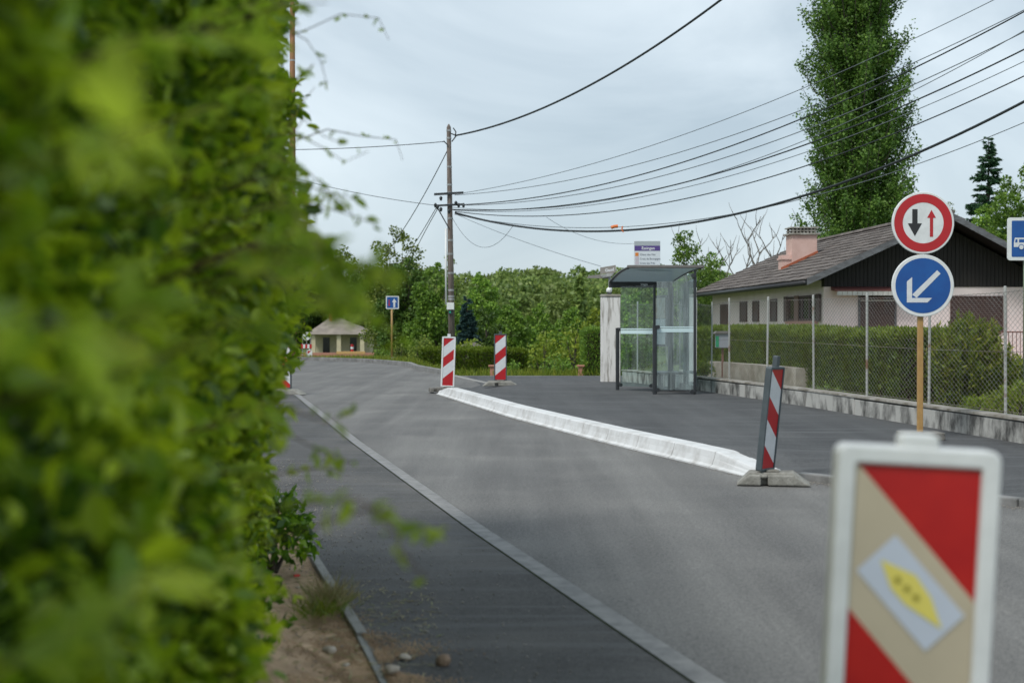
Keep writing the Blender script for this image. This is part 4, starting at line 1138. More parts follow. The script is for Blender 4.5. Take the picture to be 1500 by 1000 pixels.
# mesh wires: two families of diagonals, each following the wall line
g = MB(); ya, yb = 12.6, 31.0; Lh = 1.38; pitch = .112
yy0 = ya - Lh
def add_wire(p, q, r=.0019):
    d = (q-p).normalized(); a = d.cross(Vector((1, .3, 0))).normalized()*r; b = d.cross(a).normalized()*r
    g.add([p+a, p-a*.5+b*.87, p-a*.5-b*.87, q+a, q-a*.5+b*.87, q-a*.5-b*.87], [(0,1,4,3), (1,2,5,4), (2,0,3,5)])
slope = 1.7
k = 0
s = ya - Lh*slope
while s < yb:
    for sg_ in (1, -1):
        prev = None
        for j in range(13):
            v = j/12; y = s + (v if sg_ > 0 else 1-v)*Lh*slope
            if y < ya or y > yb: prev = None; continue
            p = fence_xyz(y, v) + Vector((.004*sg_ + .012*math.sin(y*1.7), 0, 0))
            if prev is not None: add_wire(prev, p)
            prev = p
    s += pitch
part('wire_mesh', g, M['wire'], fe)
g = MB()
for v in (0.01, .5, .99):
    pts = [fence_xyz(ya + (yb-ya)*i/60, v) + Vector((-.01, 0, 0)) for i in range(61)]
    g.tube(pts, .0028, 4, cap=False)
part('tension_wire', g, M['wire'], fe)

# mailbox behind the fence
YX = 28.6
mbx = thing('mailbox', 'grey mailbox with a green sticker on a brown post behind the fence', 'mailbox', (X_(1059, YX), YX, .2))
g = MB(); x0, x1 = X_(1049.5, YX), X_(1068, YX); g.prism([(x0, Z_(509.5, YX)), (x1, Z_(509.5, YX)), (x1, Z_(489, YX)), (x0, Z_(489, YX))], 0, .22, lambda u, v, d: (u, YX+d, v)); part('box', g, M['mailbox'], mbx, bevel=.01)
g = MB(); g.prism([(x0-.05, Z_(489, YX)+.003), (x1+.05, Z_(489, YX)+.003), (x1+.02, Z_(485, YX)), (x0+.0, Z_(485, YX))], -.04, .26, lambda u, v, d: (u, YX+d, v)); part('lid', g, M['rim'], mbx, bevel=.006)
g = MB(); g.box(X_(1048.3, YX), X_(1053, YX), YX-.006, YX-.002, Z_(508, YX), Z_(492, YX)); part('sticker', g, M['greenp'], mbx)
g = MB(); g.box(X_(1058, YX), X_(1061, YX), YX+.08, YX+.13, .0, Z_(509.5, YX)); part('post', g, M['shutl'], mbx)

# ------------------------------------------------------------------ clipped hedges and shrubs on the right
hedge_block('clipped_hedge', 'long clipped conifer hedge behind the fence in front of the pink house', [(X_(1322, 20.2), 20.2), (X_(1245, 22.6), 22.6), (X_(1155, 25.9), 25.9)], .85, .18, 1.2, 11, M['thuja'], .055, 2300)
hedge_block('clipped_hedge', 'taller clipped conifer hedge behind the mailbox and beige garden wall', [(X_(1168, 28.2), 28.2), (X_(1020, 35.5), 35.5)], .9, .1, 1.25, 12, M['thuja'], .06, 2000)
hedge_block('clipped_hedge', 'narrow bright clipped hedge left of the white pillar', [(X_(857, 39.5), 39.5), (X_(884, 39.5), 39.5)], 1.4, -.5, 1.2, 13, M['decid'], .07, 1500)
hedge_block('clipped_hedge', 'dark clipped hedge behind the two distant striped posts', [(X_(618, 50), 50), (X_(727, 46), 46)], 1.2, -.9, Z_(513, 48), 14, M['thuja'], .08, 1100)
GB = .19
# willow-like shrub: upright rods with narrow leaves
def rod_shrub(name, label, loc, h, w, seed, m, rods=38, lv=70, leaf=.075, asp=.2, d=None):
    rg = np.random.default_rng(seed); t = thing(name, label, 'shrub', loc); b = Vector(loc); g = MB(); Ps = []; Ds = []
    d = d or w*.7
    for i in range(rods):
        a = rg.uniform(0, 6.28); q = math.sqrt(rg.uniform()); hh = h*rg.uniform(.55, 1.02)*(1-.35*q*q)
        s = b + Vector((math.cos(a)*q*w*.25, math.sin(a)*q*d*.25, -.02)); e_ = b + Vector((math.cos(a)*q*w*.5, math.sin(a)*q*d*.5, hh)); md = s.lerp(e_, .5) + Vector((0, 0, hh*.05))
        g.tube([s, md, e_], [.008, .005, .002], 4, cap=False)
        n = int(lv*hh/h); u = rg.uniform(.12, 1, n)
        P = np.array([(s*(1-x)*(1-x) + md*2*x*(1-x) + e_*x*x)[:] for x in u]); dr = np.array((e_-s).normalized()[:])
        Ps.append(P + rg.normal(size=P.shape)*.012); Ds.append(unit(dr[None]*.8 + rg.normal(size=P.shape)*.55))
    P = np.concatenate(Ps); D = np.concatenate(Ds); L = leaf*rg.uniform(.6, 1.3, len(P)); V, Fq = leaf_quads(P, D, perp(rg, D, .8), L, L*asp)
    np_mesh('foliage', V, Fq, m, t); part('stem', g, M['bark'], t)
    return t
rod_shrub('willow_shrub', 'tall loose green shrub behind the fence right of the blue arrow sign', (X_(1418, 18.3), 18.3, GB), 1.32, 1.1, 21, M['willow'], 210, 190, .085, .26, 1.0)
rod_shrub('willow_shrub', 'leafy shrub at the right end of the fence in front of the terrace', (X_(1475, 18.6), 18.6, GB), .80, .7, 22, M['willow'], 110, 130, .08, .28)
bush('leafy_shrub', 'low yellow green shrub behind the wall at the right edge', (X_(1490, 16.4), 16.4, GB), .52, .85, 23, M['lightd'], .05, 5200)
bush('leafy_shrub', 'small bright shrub with pale tips behind the low wall', (X_(1432, 17.0), 17.0, GB), .33, .55, 24, M['lightd'], .045, 6000)
bush('leafy_shrub', 'small green weed bush at the wall just right of the shelter', (X_(1031, 27.4), 27.4, .3), .38, .45, 25, M['willow'], .05, 4800)
bush('leafy_shrub', 'low dark bush at the foot of the long clipped hedge', (X_(1205, 22.0), 22.0, GB), .28, .9, 26, M['decid'], .04, 4200)
bush('leafy_shrub', 'low reddish green bush between garden wall and clipped hedge', (X_(1225, 21.3), 21.3, GB), .2, .7, 27, M['loosef'], .035, 5200)
rg = np.random.default_rng(31)
P = []
while len(P) < 15000:
    y = rg.uniform(12.5, 24); x = interp(WALLY, y) + rg.uniform(.22, 3.2)
    P.append((x, y, .2))
blades('garden_grass', np.array(P), .09, M['grass'], rg, .006)

# ------------------------------------------------------------------ pink house
hs = thing('pink_house', 'long single storey pink house with brown tiled roof and black boarded gable', 'house', (9.2, 42.0, 0))
HA = math.atan(.062)
HM = Matrix.Translation((9.2, 42, 0)) @ Matrix.Rotation(HA, 4, 'Z')
def hb(mb, u0, u1, v0, v1, z0, z1, mi=0): mb.box(u0, u1, v0, v1, z0, z1, mi, HM)
def hp(u, v, z): return HM @ Vector((u, v, z))
SL, SR = .4545, .52; UA = 3.46; ZA = 4.60; VL = 17.4; V0 = -1.0
def roof_z(u): return ZA - SL*(UA-u) if u < UA else ZA - SR*(u-UA)
UE0 = -.78; UE1 = 7.4
# walls (gable end and long side as one shell, open top hidden by roof)
g = MB()
hb(g, 0, .3, .3, VL-1.2, -.3, 2.70)
g.prism([(0, -.3), (6.7, -.3), (6.7, 2.50), (0, 2.50)], 0, .3, lambda u, v, d: hp(u, d, v))
hb(g, 6.4, 6.7, .3, VL-1.2, -.3, 2.6)
g.prism([(.3, -.3), (6.4, -.3), (6.4, 2.9), (UA, ZA-.3), (.3, 3.0)], 0, .25, lambda u, v, d: hp(u, VL-1.2+d, v))
part('wall', g, M['render'], hs)
# black boards of the gable: separate boards with gaps
g = MB(); u = .0
while u < 6.7:
    u2 = min(u+.115, 6.7); zt = min(roof_z(u), roof_z(u2)) - .2
    vv = -.03 - .006*(int(u*10) % 2)
    g.prism([(u+.004, 2.505), (u2-.004, 2.505), (u2-.004, roof_z(u2)-.2), (u+.004, roof_z(u)-.2)], vv, .2, lambda a, b, d: hp(a, d, b)); u += .12
part('gable_boards', g, M['siding'], hs)
# roof: tiles laid in courses, one mesh
def roof_side(ua, ub, za, zb, name):
    L = math.hypot(ub-ua, zb-za); nr = int(L/.335); nc = int(VL/.30)
    g = MB(); dx, dz = (ub-ua)/L, (zb-za)/L; nx_, nz_ = (-dz, dx) if dx > 0 else (dz, -dx)
    if nz_ < 0: nx_, nz_ = -nx_, -nz_
    for i in range(nr+1):
        for j in range(nc):
            s0 = i*.335 - .04; s1 = min(s0 + .40, L); v0 = V0 + j*.30 + (.15 if i % 2 else 0); v1 = v0 + .294
            v1 = min(v1, V0+VL)
            if v0 >= v1 - .02 or s1 - s0 < .05: continue
            jz = rnd.uniform(-.004, .006)
            def q(s, n): return (ua + dx*s + nx_*n, za + dz*s + nz_*n)
            a0 = q(s0, .055+jz); a1 = q(s0, .028+jz); b0 = q(s1, .022+jz); b1 = q(s1, .0)
            g.prism([a0, a1, b1, b0], v0, v1, lambda a, b, d: hp(a, d, b))
    return g
g = roof_side(UE0, UA, roof_z(UE0), ZA, 'l')
rf = part('roof', g, M['tiles'], hs)
g = roof_side(UE1, UA, roof_z(UE1), ZA, 'r'); part('roof', g, M['tiles'], hs)
g = MB()
g.add([hp(UE0, V0+.02, roof_z(UE0)-.10), hp(UE0, V0+VL-.02, roof_z(UE0)-.10), hp(UA, V0+VL-.02, ZA-.10), hp(UA, V0+.02, ZA-.10), hp(UE1, V0+VL-.02, roof_z(UE1)-.10), hp(UE1, V0+.02, roof_z(UE1)-.10)], [(0, 1, 2, 3), (3, 2, 4, 5)])
g.add([hp(UE0, V0+.02, roof_z(UE0)-.005), hp(UE0, V0+VL-.02, roof_z(UE0)-.005), hp(UA, V0+VL-.02, ZA-.005), hp(UA, V0+.02, ZA-.005), hp(UE1, V0+VL-.02, roof_z(UE1)-.005), hp(UE1, V0+.02, roof_z(UE1)-.005)], [(0, 3, 2, 1), (3, 5, 4, 2)])
part('soffit', g, M['gutter'], hs)
# barge boards
for (ua, ub) in ((UE0, UA), (UE1, UA)):
    for vv in (V0-.03, V0+VL):
        g = MB(); za, zb = roof_z(ua), ZA
        g.prism([(ua, za-.16), (ub, zb-.16), (ub, zb+.03), (ua, za+.03)], vv, vv+.035, lambda a, b, d: hp(a, d, b)); part('barge_board', g, M['fascia'], hs)
g = MB()
for i in range(int(VL/.38)):
    v = V0 + i*.38; pts = [(UA+.13*math.cos(t), ZA+.02+.10*math.sin(t)) for t in [math.pi*k/6 for k in range(7)]]
    g.prism(pts, v, v+.372, lambda a, b, d: hp(a, d, b+(d-v)*.03))
part('ridge_tiles', g, M['tiles'], hs)
for ue in (UE0-.05, UE1+.05):
    g = MB(); g.tube([hp(ue, V0-.02, roof_z(UE0 if ue < 0 else UE1)-.09), hp(ue, V0+VL, roof_z(UE0 if ue < 0 else UE1)-.09)], .075, 10); part('gutter', g, M['gutter'], hs, smooth=True)
# windows on the long side: at the wall u=0, facing -u
def side_window(v0, v1, z0, z1, name='window', split=1, sill=True):
    g = MB(); t_ = .07
    hb(g, -.05, .0, v0, v1, z0, z0+t_); hb(g, -.05, .0, v0, v1, z1-t_, z1); hb(g, -.05, .0, v0, v0+t_, z0+t_, z1-t_); hb(g, -.05, .0, v1-t_, v1, z0+t_, z1-t_)
    for k in range(1, split): vm = v0+(v1-v0)*k/split; hb(g, -.045, .0, vm-.04, vm+.04, z0+t_, z1-t_)
    f_ = part(name, g, M['shut'], hs)
    g = MB()
    hb(g, -.014, -.001, v0+t_, v1-t_, z0+t_, z1-t_); part('pane', g, M['windowdark'], f_)
    if sill: g = MB(); hb(g, -.13, .0, v0-.08, v1+.08, z0-.09, z0-.003); part('sill', g, M['sill'], f_)
    return f_
bw = side_window(.62, 3.95, 1.50, 2.28, split=4)
for k, (a, b) in enumerate(((.2, .6), (2.6, 3.1), (4.0, 4.4))):
    g = MB(); hb(g, -.075, -.052, a, b, 1.48, 2.30); part('shutter', g, M['shutl' if k == 1 else 'shut'], hs)
for (a, b) in ((5.5, 6.35), (8.05, 8.95), (9.9, 11.0)):
    f_ = side_window(a, b, 1.50, 2.25, sill=False)
    g = MB(); hb(g, -.03, -.018, a+.08, b-.08, 1.58, 2.17); part('shutter', g, M['shut'], f_)
g = MB(); hb(g, -.05, 0, 13.2, 14.5, .2, 2.2); dr_ = part('door', g, M['shut'], hs)
g = MB(); g.tube([hp(-.09, 13.35, 1.1), hp(-.09, 13.35, 1.2)], .02, 6); part('handle', g, M['galv'], dr_)
# gable front: sliding shutters and awning
def front_window(u0, u1, z0, z1, bars):
    g = MB()
    hb(g, u0, u1, -.04, 0, z0, z0+.06); hb(g, u0, u1, -.04, 0, z1-.06, z1); hb(g, u0, u0+.06, -.04, 0, z0+.06, z1-.06); hb(g, u1-.06, u1, -.04, 0, z0+.06, z1-.06)
    f_ = part('window', g, M['fascia' if bars else 'shut'], hs); g = MB()
    z = z0+.06
    while z < z1-.07: hb(g, u0+.061, u1-.061, -.022-.005, -.004, z, z+.052); z += .058
    part('roller_shutter', g, M['shut'], f_)
    if bars:
        g = MB(); hb(g, u0+.07, u1-.07, -.05, -.036, z1-.2, z1-.16); hb(g, u0+.07, u1-.07, -.05, -.036, z0+.62, z0+.66); part('bar', g, M['awnw'], f_)
def uF(px): return X_(px, 41.97) - 9.2
front_window(uF(1258), uF(1315), .32, Z_(431, 42), True)
front_window(uF(1396), uF(1475), Z_(487, 42), Z_(433, 42), False)
g = MB(); hb(g, uF(1476), uF(1480), -.05, 0, Z_(487, 42), Z_(433, 42)); part('window_post', g, M['sill'], hs)
g = MB(); g.prism([(0, 2.50), (-.42, 2.42), (-.42, 2.36), (0, 2.40)], uF(1217), uF(1322), lambda a, b, d: hp(d, a-.04, b)); aw = part('awning', g, M['awn'], hs)
g = MB(); u = uF(1220)
while u < uF(1320): hb(g, u, u+.14, -.475, -.464, 2.24, 2.355); u += .152
part('awning_fringe', g, M['awnw'], aw)
# terrace with railing in front of the gable
g = MB(); hb(g, -.1, 9.5, -1.7, -.002, .10, .26); tr_ = part('terrace_slab', g, M['sill'], hs, bevel=.01)
g = MB(); hb(g, 0, 9.4, -1.5, -.1, -.4, .098); part('terrace_base', g, M['wall2'], hs)
g = MB(); u = -.02
while u < 9.4: g.tube([hp(u, -1.6, .262), hp(u, -1.6, 1.15)], .011, 4); u += .115
hb(g, -.05, 9.45, -1.625, -1.575, 1.15, 1.19); hb(g, -.05, 9.45, -1.615, -1.585, .36, .385)
u = -.02
while u < 9.5: hb(g, u-.02, u+.02, -1.62, -1.58, .262, 1.15); u += 1.5
part('railing', g, M['rail'], hs)
# chimney
g = MB(); cu0, cu1, cv0, cv1 = .80, 1.68, 6.7, 7.5
hb(g, cu0, cu1, cv0, cv1, 3.0, 4.47); ch = part('chimney', g, M['chim'], hs, bevel=.01)
g = MB(); hb(g, cu0-.33, cu0-.002, cv0+.05, cv0+.55, 2.95, 3.78); hb(g, cu0-.37, cu0-.002, cv0+.01, cv0+.6, 3.62, 3.68); part('flue_block', g, M['chim'], ch)
g = MB(); hb(g, cu0-.08, cu1+.08, cv0-.08, cv1+.08, 4.472, 4.53); hb(g, cu0+.0, cu1+.0, cv0+.0, cv1+.0, 4.60, 4.63); hb(g, cu0-.04, cu1+.04, cv0-.04, cv1+.04, 4.70, 4.74)
for i in range(7):
    for vv in (cv0+.02, cv1-.1):
        uu = cu0+.03+i*.125; hb(g, uu, uu+.06, vv, vv+.08, 4.53, 4.60); hb(g, uu, uu+.06, vv, vv+.08, 4.63, 4.70)
part('chimney_cap', g, M['capc'], ch)
g = MB()
g.prism([(cu0-.38, roof_z(cu0-.38)+.04), (cu1+.02, roof_z(cu1+.02)+.04), (cu1+.02, roof_z(cu1)+.14), (cu0-.38, roof_z(cu0-.38)+.13)], cv0-.03, cv0-.004, lambda a, b, d: hp(a, d, b)); part('flashing', g, M['terr'], ch)
# antenna on the ridge
ant = thing('tv_antenna', 'small rooftop television antenna on the pink house ridge', 'antenna', tuple(hp(3.46, 2.0, 4.6)))
g = MB(); a0 = hp(3.46, 2.0, 4.55); g.tube([a0, a0+Vector((0, 0, .75))], .018, 6); part('mast', g, M['galv'], ant)
g = MB(); zz = a0 + Vector((0, 0, .6)); g.tube([zz+Vector((-.35, 0, 0)), zz+Vector((.35, 0, .05))], .01, 5)
for k in range(9): g.tube([zz+Vector((-.33+.08*k, 0, -.2)), zz+Vector((-.33+.08*k, 0, .2))], .006, 4)
for k in range(3): g.tube([zz+Vector((-.3, -.0, -.15*k)), zz+Vector((.3, 0, -.15*k))], .007, 4)
part('aerial', g, M['galv'], ant)

# ------------------------------------------------------------------ utility pole and cables
YU = 45.0
up = thing('utility_pole', 'tall brown wooden utility pole with two crossarms behind the nearest white striped post', 'utility pole', (X_(661, YU), YU, 0))
ptop = at(657.5, 187, YU); pbot = Vector((X_(662.5, YU), YU, -.5))
g = MB(); g.tube([pbot, pbot.lerp(ptop, .5), ptop, ptop+Vector((0, 0, .1))], [.115, .09, .068, .02], 12); part('pole', g, M['wood'], up, smooth=True)
def up_at(py): 
    z = Z_(py, YU); t = (z-pbot.z)/(ptop.z-pbot.z); return pbot.lerp(ptop, t)
g = MB(); g.bar(at(636, 285, YU-.12), at(679, 282.5, YU-.12), .06, .07); part('crossarm', g, M['dark'], up)
g = MB(); g.bar(at(638, 301.5, YU-.12), at(680, 299.5, YU-.12), .06, .06); ca2 = part('crossarm', g, M['dark'], up)
g = MB()
for px_, py_q in ((638, 300), (641, 303), (646, 306), (658, 309), (668, 297), (672, 300), (679, 300), (646, 290)):
    p = at(px_, py_q, YU-.2); g.tube([p+Vector((0, 0, -.09)), p, p+Vector((0, 0, .05))], [.03, .055, .02], 8)
part('insulator', g, M['cable'], up)
g = MB()
for py_q in (192, 203, 245, 271, 283, 300, 320, 352, 372, 400, 425, 434, 438):
    c = up_at(py_q); g.tube([c+Vector((0, 0, -.03)), c+Vector((0, 0, .03))], .105 - .028*(c.z-1)/6+.003, 12)
part('strap', g, M['galv'], up)
g = MB(); a = up_at(335); b = up_at(446); g.tube([a+Vector((-.13, -.05, 0)), b+Vector((-.16, -.05, 0))], .032, 8); part('conduit', g, M['white'], up, smooth=True)
g = MB(); c = up_at(448.5); g.box(c.x-.13, c.x+.1, c.y-.25, c.y-.12, c.z-.11, c.z+.11); part('meter_box', g, M['white'], up, bevel=.01)
g = MB(); c = up_at(457); g.box(c.x-.08, c.x+.06, c.y-.2, c.y-.11, c.z-.08, c.z+.07); part('tag', g, M['dark'], up); 
g = MB(); c = up_at(457); g.tube([(c.x-.03, c.y-.215, c.z), (c.x-.03, c.y-.2, c.z)], .035, 10); part('tag', g, M['teal'], up)
g = MB()
for (a_, b_) in (((640, 303), (658, 335)), ((660, 196), (668, 199)), ((662, 208), (668, 200)), ((650, 207), (656, 213)), ((664, 188), (668, 194)), ((668, 194), (667, 200))):
    g = MB(); g.bar(at(*a_, YU-.1), at(*b_, YU-.1), .035, .035); part('bracket', g, M['dark'], up)

def cable(label, pa, pm, pb, Ya, Yb, r, ext=1.0, m='cable', group='overhead cables'):
    P0 = at(*pa, Ya); P1 = at(*pb, Yb); k = (pm[0]-750)/F
    dX, dY = P1.x-P0.x, P1.y-P0.y
    s = (k*P0.y - P0.x)/(dX - k*dY)
    zm = Z_(pm[1], P0.y + s*dY)
    # z = z0 + b s + c s^2
    a11, a12, b1 = s, s*s, zm-P0.z; b2 = P1.z-P0.z
    c = (b1 - a11*b2)/(a12 - a11); b = b2 - c
    g = MB(); n = 60; pts = []
    for i in range(n+1):
        t = ext*i/n; pts.append((P0.x+dX*t, P0.y+dY*t, P0.z + b*t + c*t*t))
    g.tube(pts, r, 6)
    o = part('overhead_cable', g, M[m], smooth=True, loc=tuple(P0)); props(o, label, 'cable', group)
    return o
YE = 31.0
cable('thick black cable rising from the pole top to the upper edge', (668, 199), (880, 117), (1057, 0), YU, 33, .028, 1.25)
cable('thick black bundled cable sagging lowest across the whole picture', (667, 312), (872, 339), (1500, 149), YU, YE, .032, 1.15)
cable('highest thin wire from the upper crossarm to the upper right', (679, 283), (1120, 153), (1400, 28), YU, YE, .009, 1.4, 'thin')
cable('second wire from above, just over the thicker cable crossing the poplar', (666, 286), (1120, 182), (1400, 64), YU, YE, .010, 1.4, 'thin')
cable('third cable from above crossing the upper part of the poplar', (680, 300), (1120, 196), (1400, 70), YU, YE, .016, 1.4)
cable('fourth wire from above, entering the poplar at its middle', (664, 301), (1120, 212), (1400, 96), YU, YE, .011, 1.4, 'thin')
cable('thin wire directly above the medium cable in the middle of the bundle', (663, 304), (1120, 229), (1400, 101), YU, YE, .009, 1.4, 'thin')
cable('medium black cable in the middle of the bundle of wires', (662, 307), (1120, 233), (1400, 121), YU, YE, .017, 1.4)
cable('thin wire directly below the medium cable in the middle of the bundle', (664, 308), (1120, 243), (1400, 136.5), YU, YE, .009, 1.4, 'thin')
cable('second lowest dark cable, just above the thick bundled one', (667, 310), (1120, 262), (1400, 158), YU, YE, .014, 1.4)
cable('lowest faint wire passing behind the dead tree to the right', (666, 314), (900, 333), (1400, 220), YU, YE+2, .010, 1.4, 'thin')
cable('wire running left from the pole top into the leaves', (650, 208), (540, 216), (400, 220), YU, 47, .013, 2.0)
cable('lower wire running left from the crossarm into the leaves', (638, 301), (580, 293), (500, 278), YU, 47, .010, 2.0)
cable('steep cable going down left from the pole top to the trees', (655, 222), (612, 302), (565, 372), YU, 60, .016, 1.2)
cable('left one of two steep cables descending from the crossarm', (640, 303), (620, 337), (600, 368), YU, 62, .014, 1.4)
cable('right one of two steep cables descending from the crossarm', (643, 303), (625, 335), (606, 372), YU, 62, .014, 1.4)
cable('thin wire dropping from the pole to behind the name plate', (668, 314), (762, 352), (880, 390), YU, 38, .007, 1.0, 'thin')
cable('thin wire drop loop hanging right of the pole', (662, 318), (705, 362), (752, 330), YU, 43, .007, 1.0, 'thin')
cable('faint wire ending at the bus stop board', (800, 318), (860, 348), (928, 357), 42, 38, .006, 1.0, 'thin')
# orange marks tied to the thick cable
for k, (a_, b_, lb) in enumerate((((895, 333.5), (905, 331.5), 'orange tape wound round the thick sagging cable'), ((911.5, 331.5), (913.2, 340.5), 'orange strip dangling from the thick sagging cable'))):
    Y_ = 39.0
    g = MB(); p, q = at(*a_, Y_), at(*b_, Y_)
    if k == 0: g.tube([p, p.lerp(q, .5)+Vector((0, 0, .01)), q], .045, 8)
    else: g.tube([p, p.lerp(q, .6)+Vector((-.03, 0, 0)), q], [.02, .022, .015], 6)
    o = part('cable_tag', g, M['orangetag'], loc=tuple(p)); props(o, lb, 'tag')

# ------------------------------------------------------------------ far house, barrier and things beyond the bend
YH = 175.0
fh = thing('far_house', 'low cream house with a pale brown hipped roof beyond the bend', 'house', (X_(500, YH), YH, Hh(-20, YH)))
gz = Hh(-20, YH)-.2
g = MB(); ex0, ex1, zE = X_(450, YH), X_(548, YH), Z_(489.5, YH); ax0, ax1, zR = X_(478, YH), X_(494, YH), Z_(465, YH)
Yr = YH+3.5
A_, B_, C_, D_ = (ex0, YH-1.6, zE), (ex1, YH-1.6, zE), (ex1, YH+8.6, zE), (ex0, YH+8.6, zE); E_, F_ = (ax0, Yr, zR), (ax1, Yr, zR)
g.add([A_, B_, C_, D_, E_, F_], [(0, 1, 5, 4), (1, 2, 5), (2, 3, 4, 5), (3, 0, 4), (0, 3, 2, 1)]); r_ = part('roof', g, M['tiles2'], fh)
g = MB(); g.box(X_(479, YH), X_(483, YH), Yr-1, Yr-.4, zR-1, zR+.55); part('chimney', g, M['terr'], r_)
g = MB(); g.box(ex0+.6, ex1-.7, YH+2, YH+7, gz, zE-.02); wl2 = part('wall', g, M['cream'], fh)
for px_ in (461, 498, 532):
    g = MB(); g.box(X_(px_-3, YH), X_(px_+3, YH), YH-1.2, YH-.7, gz, zE-.003); part('column', g, M['cream'], fh)
for px_ in (475, 515):
    g = MB(); g.box(X_(px_-5, YH), X_(px_+5, YH), YH+1.96, YH+1.99, gz+.2, zE-.4); part('window', g, M['windowdark'], fh)
g = MB(); g.box(X_(430, YH), X_(560, YH), YH-6, YH-5.8, gz, gz+.7)
o = part('garden_wall', g, M['brick'], loc=(X_(495, YH), YH-6, gz)); props(o, 'far low brown garden wall in front of the cream house', 'garden wall')
YG = 84.0
br = thing('plank_barrier', 'orange wooden plank on brick piers beyond the bend', 'barrier', (X_(515, YG), YG, Hh(-9, YG)))
g = MB(); g.box(X_(493, YG), X_(535, YG), YG-.1, YG+.1, Z_(518.5, YG), Z_(514.5, YG)); part('plank', g, M['plank'], br, bevel=.01)
for px_ in (498, 531):
    g = MB(); g.box(X_(px_-2.7, YG), X_(px_+2.7, YG), YG-.12, YG+.12, Hh(-9, YG)-.2, Z_(518.6, YG)); part('pier', g, M['brick'], br)
cn = thing('traffic_marker', 'red and white banded round marker standing on the orange plank', 'traffic marker', (X_(516, YG), YG, Z_(514.4, YG)))
g = MB(); zs_ = [Z_(514.5, YG)+.42*k/3 for k in range(4)]
for k in range(3): g.tube([(X_(516, YG), YG, zs_[k]), (X_(516, YG), YG, zs_[k+1]-.001)], [.10, .09], 12, 0 if k % 2 == 0 else 1)
part('body', g, [M['redo'], M['whitef']], cn)
rs = thing('barrier_sign', 'white round sign on a small red and white barrier beyond the bend', 'road sign', (X_(448, 86), 86, Hh(-12, 86)))
g = MB(); g.tube([(X_(449, 86), 86, Z_(492, 86)), (X_(449, 86), 86.03, Z_(492, 86))], .27, 24)
g = MB(); cz_ = Z_(492, 86); cx_ = X_(449, 86)
g.add([(cx_+.26*math.cos(k*math.pi/12), 85.97, cz_+.26*math.sin(k*math.pi/12)) for k in range(24)] + [(cx_+.26*math.cos(k*math.pi/12), 86.0, cz_+.26*math.sin(k*math.pi/12)) for k in range(24)],
      [tuple(range(23, -1, -1)), tuple(range(24, 48))] + [(k, (k+1) % 24, 24+(k+1) % 24, 24+k) for k in range(24)])
part('sign_plate', g, M['white'], rs)
g = MB(); x0_, x1_ = X_(441, 86), X_(457, 86)
for k in range(5):
    g.box(x0_+(x1_-x0_)*k/5, x0_+(x1_-x0_)*(k+1)/5-.002, 85.9, 85.95, Z_(510, 86), Z_(504, 86), k % 2)
part('barrier_board', g, [M['redo'], M['whitef']], rs)
g = MB()
for px_ in (443, 449, 455): g.tube([(X_(px_, 86), 86.05, Hh(-12, 86)-.1), (X_(px_, 86), 86.05, Z_(494, 86))], .03, 6)
part('leg', g, M['galv'], rs)
# brick garden posts behind the asphalt, lantern
for px_, lb in ((721, 'short pink brick post beside the grey framed striped post'), (850.5, 'short pink brick post with a wide cap in front of the light green shrubs')):
    Yg = 39.4; t = thing('brick_post', lb, 'post', (X_(px_, Yg), Yg, -.6), 'pink brick posts beyond the asphalt'); zt = Z_(537, Yg)
    g = MB(); g.box(X_(px_-3.2, Yg), X_(px_+3.2, Yg), Yg-.06, Yg+.06, -.6, zt); part('shaft', g, M['brick'], t, bevel=.005)
    g = MB(); g.box(X_(px_-5.5, Yg), X_(px_+5.5, Yg), Yg-.1, Yg+.1, zt+.001, zt+.05); part('cap', g, M['brick'], t, bevel=.008)
Yg = 40.4; t = thing('garden_lantern', 'small yellowish garden lantern left of the narrow bright hedge', 'lantern', (X_(855.5, Yg), Yg, -.7))
g = MB(); g.tube([(X_(855.5, Yg), Yg, -.7), (X_(855.5, Yg), Yg, Z_(524, Yg))], .018, 6); part('post', g, M['dark'], t)
g = MB(); g.tube([(X_(855.5, Yg), Yg, Z_(524, Yg)), (X_(855.5, Yg), Yg, Z_(518, Yg))], [.05, .075], 6); part('lamp_glass', g, M['cream'], t)
g = MB(); g.tube([(X_(855.5, Yg), Yg, Z_(517.9, Yg)), (X_(855.5, Yg), Yg, Z_(514.5, Yg))], [.085, .01], 6); part('lamp_roof', g, M['awnw'], t)
Yg = 62.0; t = thing('garden_shed', 'low brown tiled shed roof showing above the dark clipped hedge', 'shed', (X_(690, Yg), Yg, Hh(-1.8, Yg)))
zb_ = Hh(-1.8, Yg)-.2; zt = Z_(501, Yg); ze = Z_(510, Yg); xa, xb = X_(672, Yg), X_(706, Yg)
g = MB(); g.add([(xa-.1, Yg-.1, ze), (xb+.1, Yg-.1, ze), (xb+.1, Yg+2.1, ze), (xa-.1, Yg+2.1, ze), (xa+.35, Yg+1, zt), (xb-.35, Yg+1, zt)], [(0, 1, 5, 4), (1, 2, 5), (2, 3, 4, 5), (3, 0, 4), (0, 3, 2, 1)]); part('roof', g, M['tiles'], t)
g = MB(); g.box(xa, xb, Yg, Yg+2, zb_, ze-.002); part('wall', g, M['brick'], t)

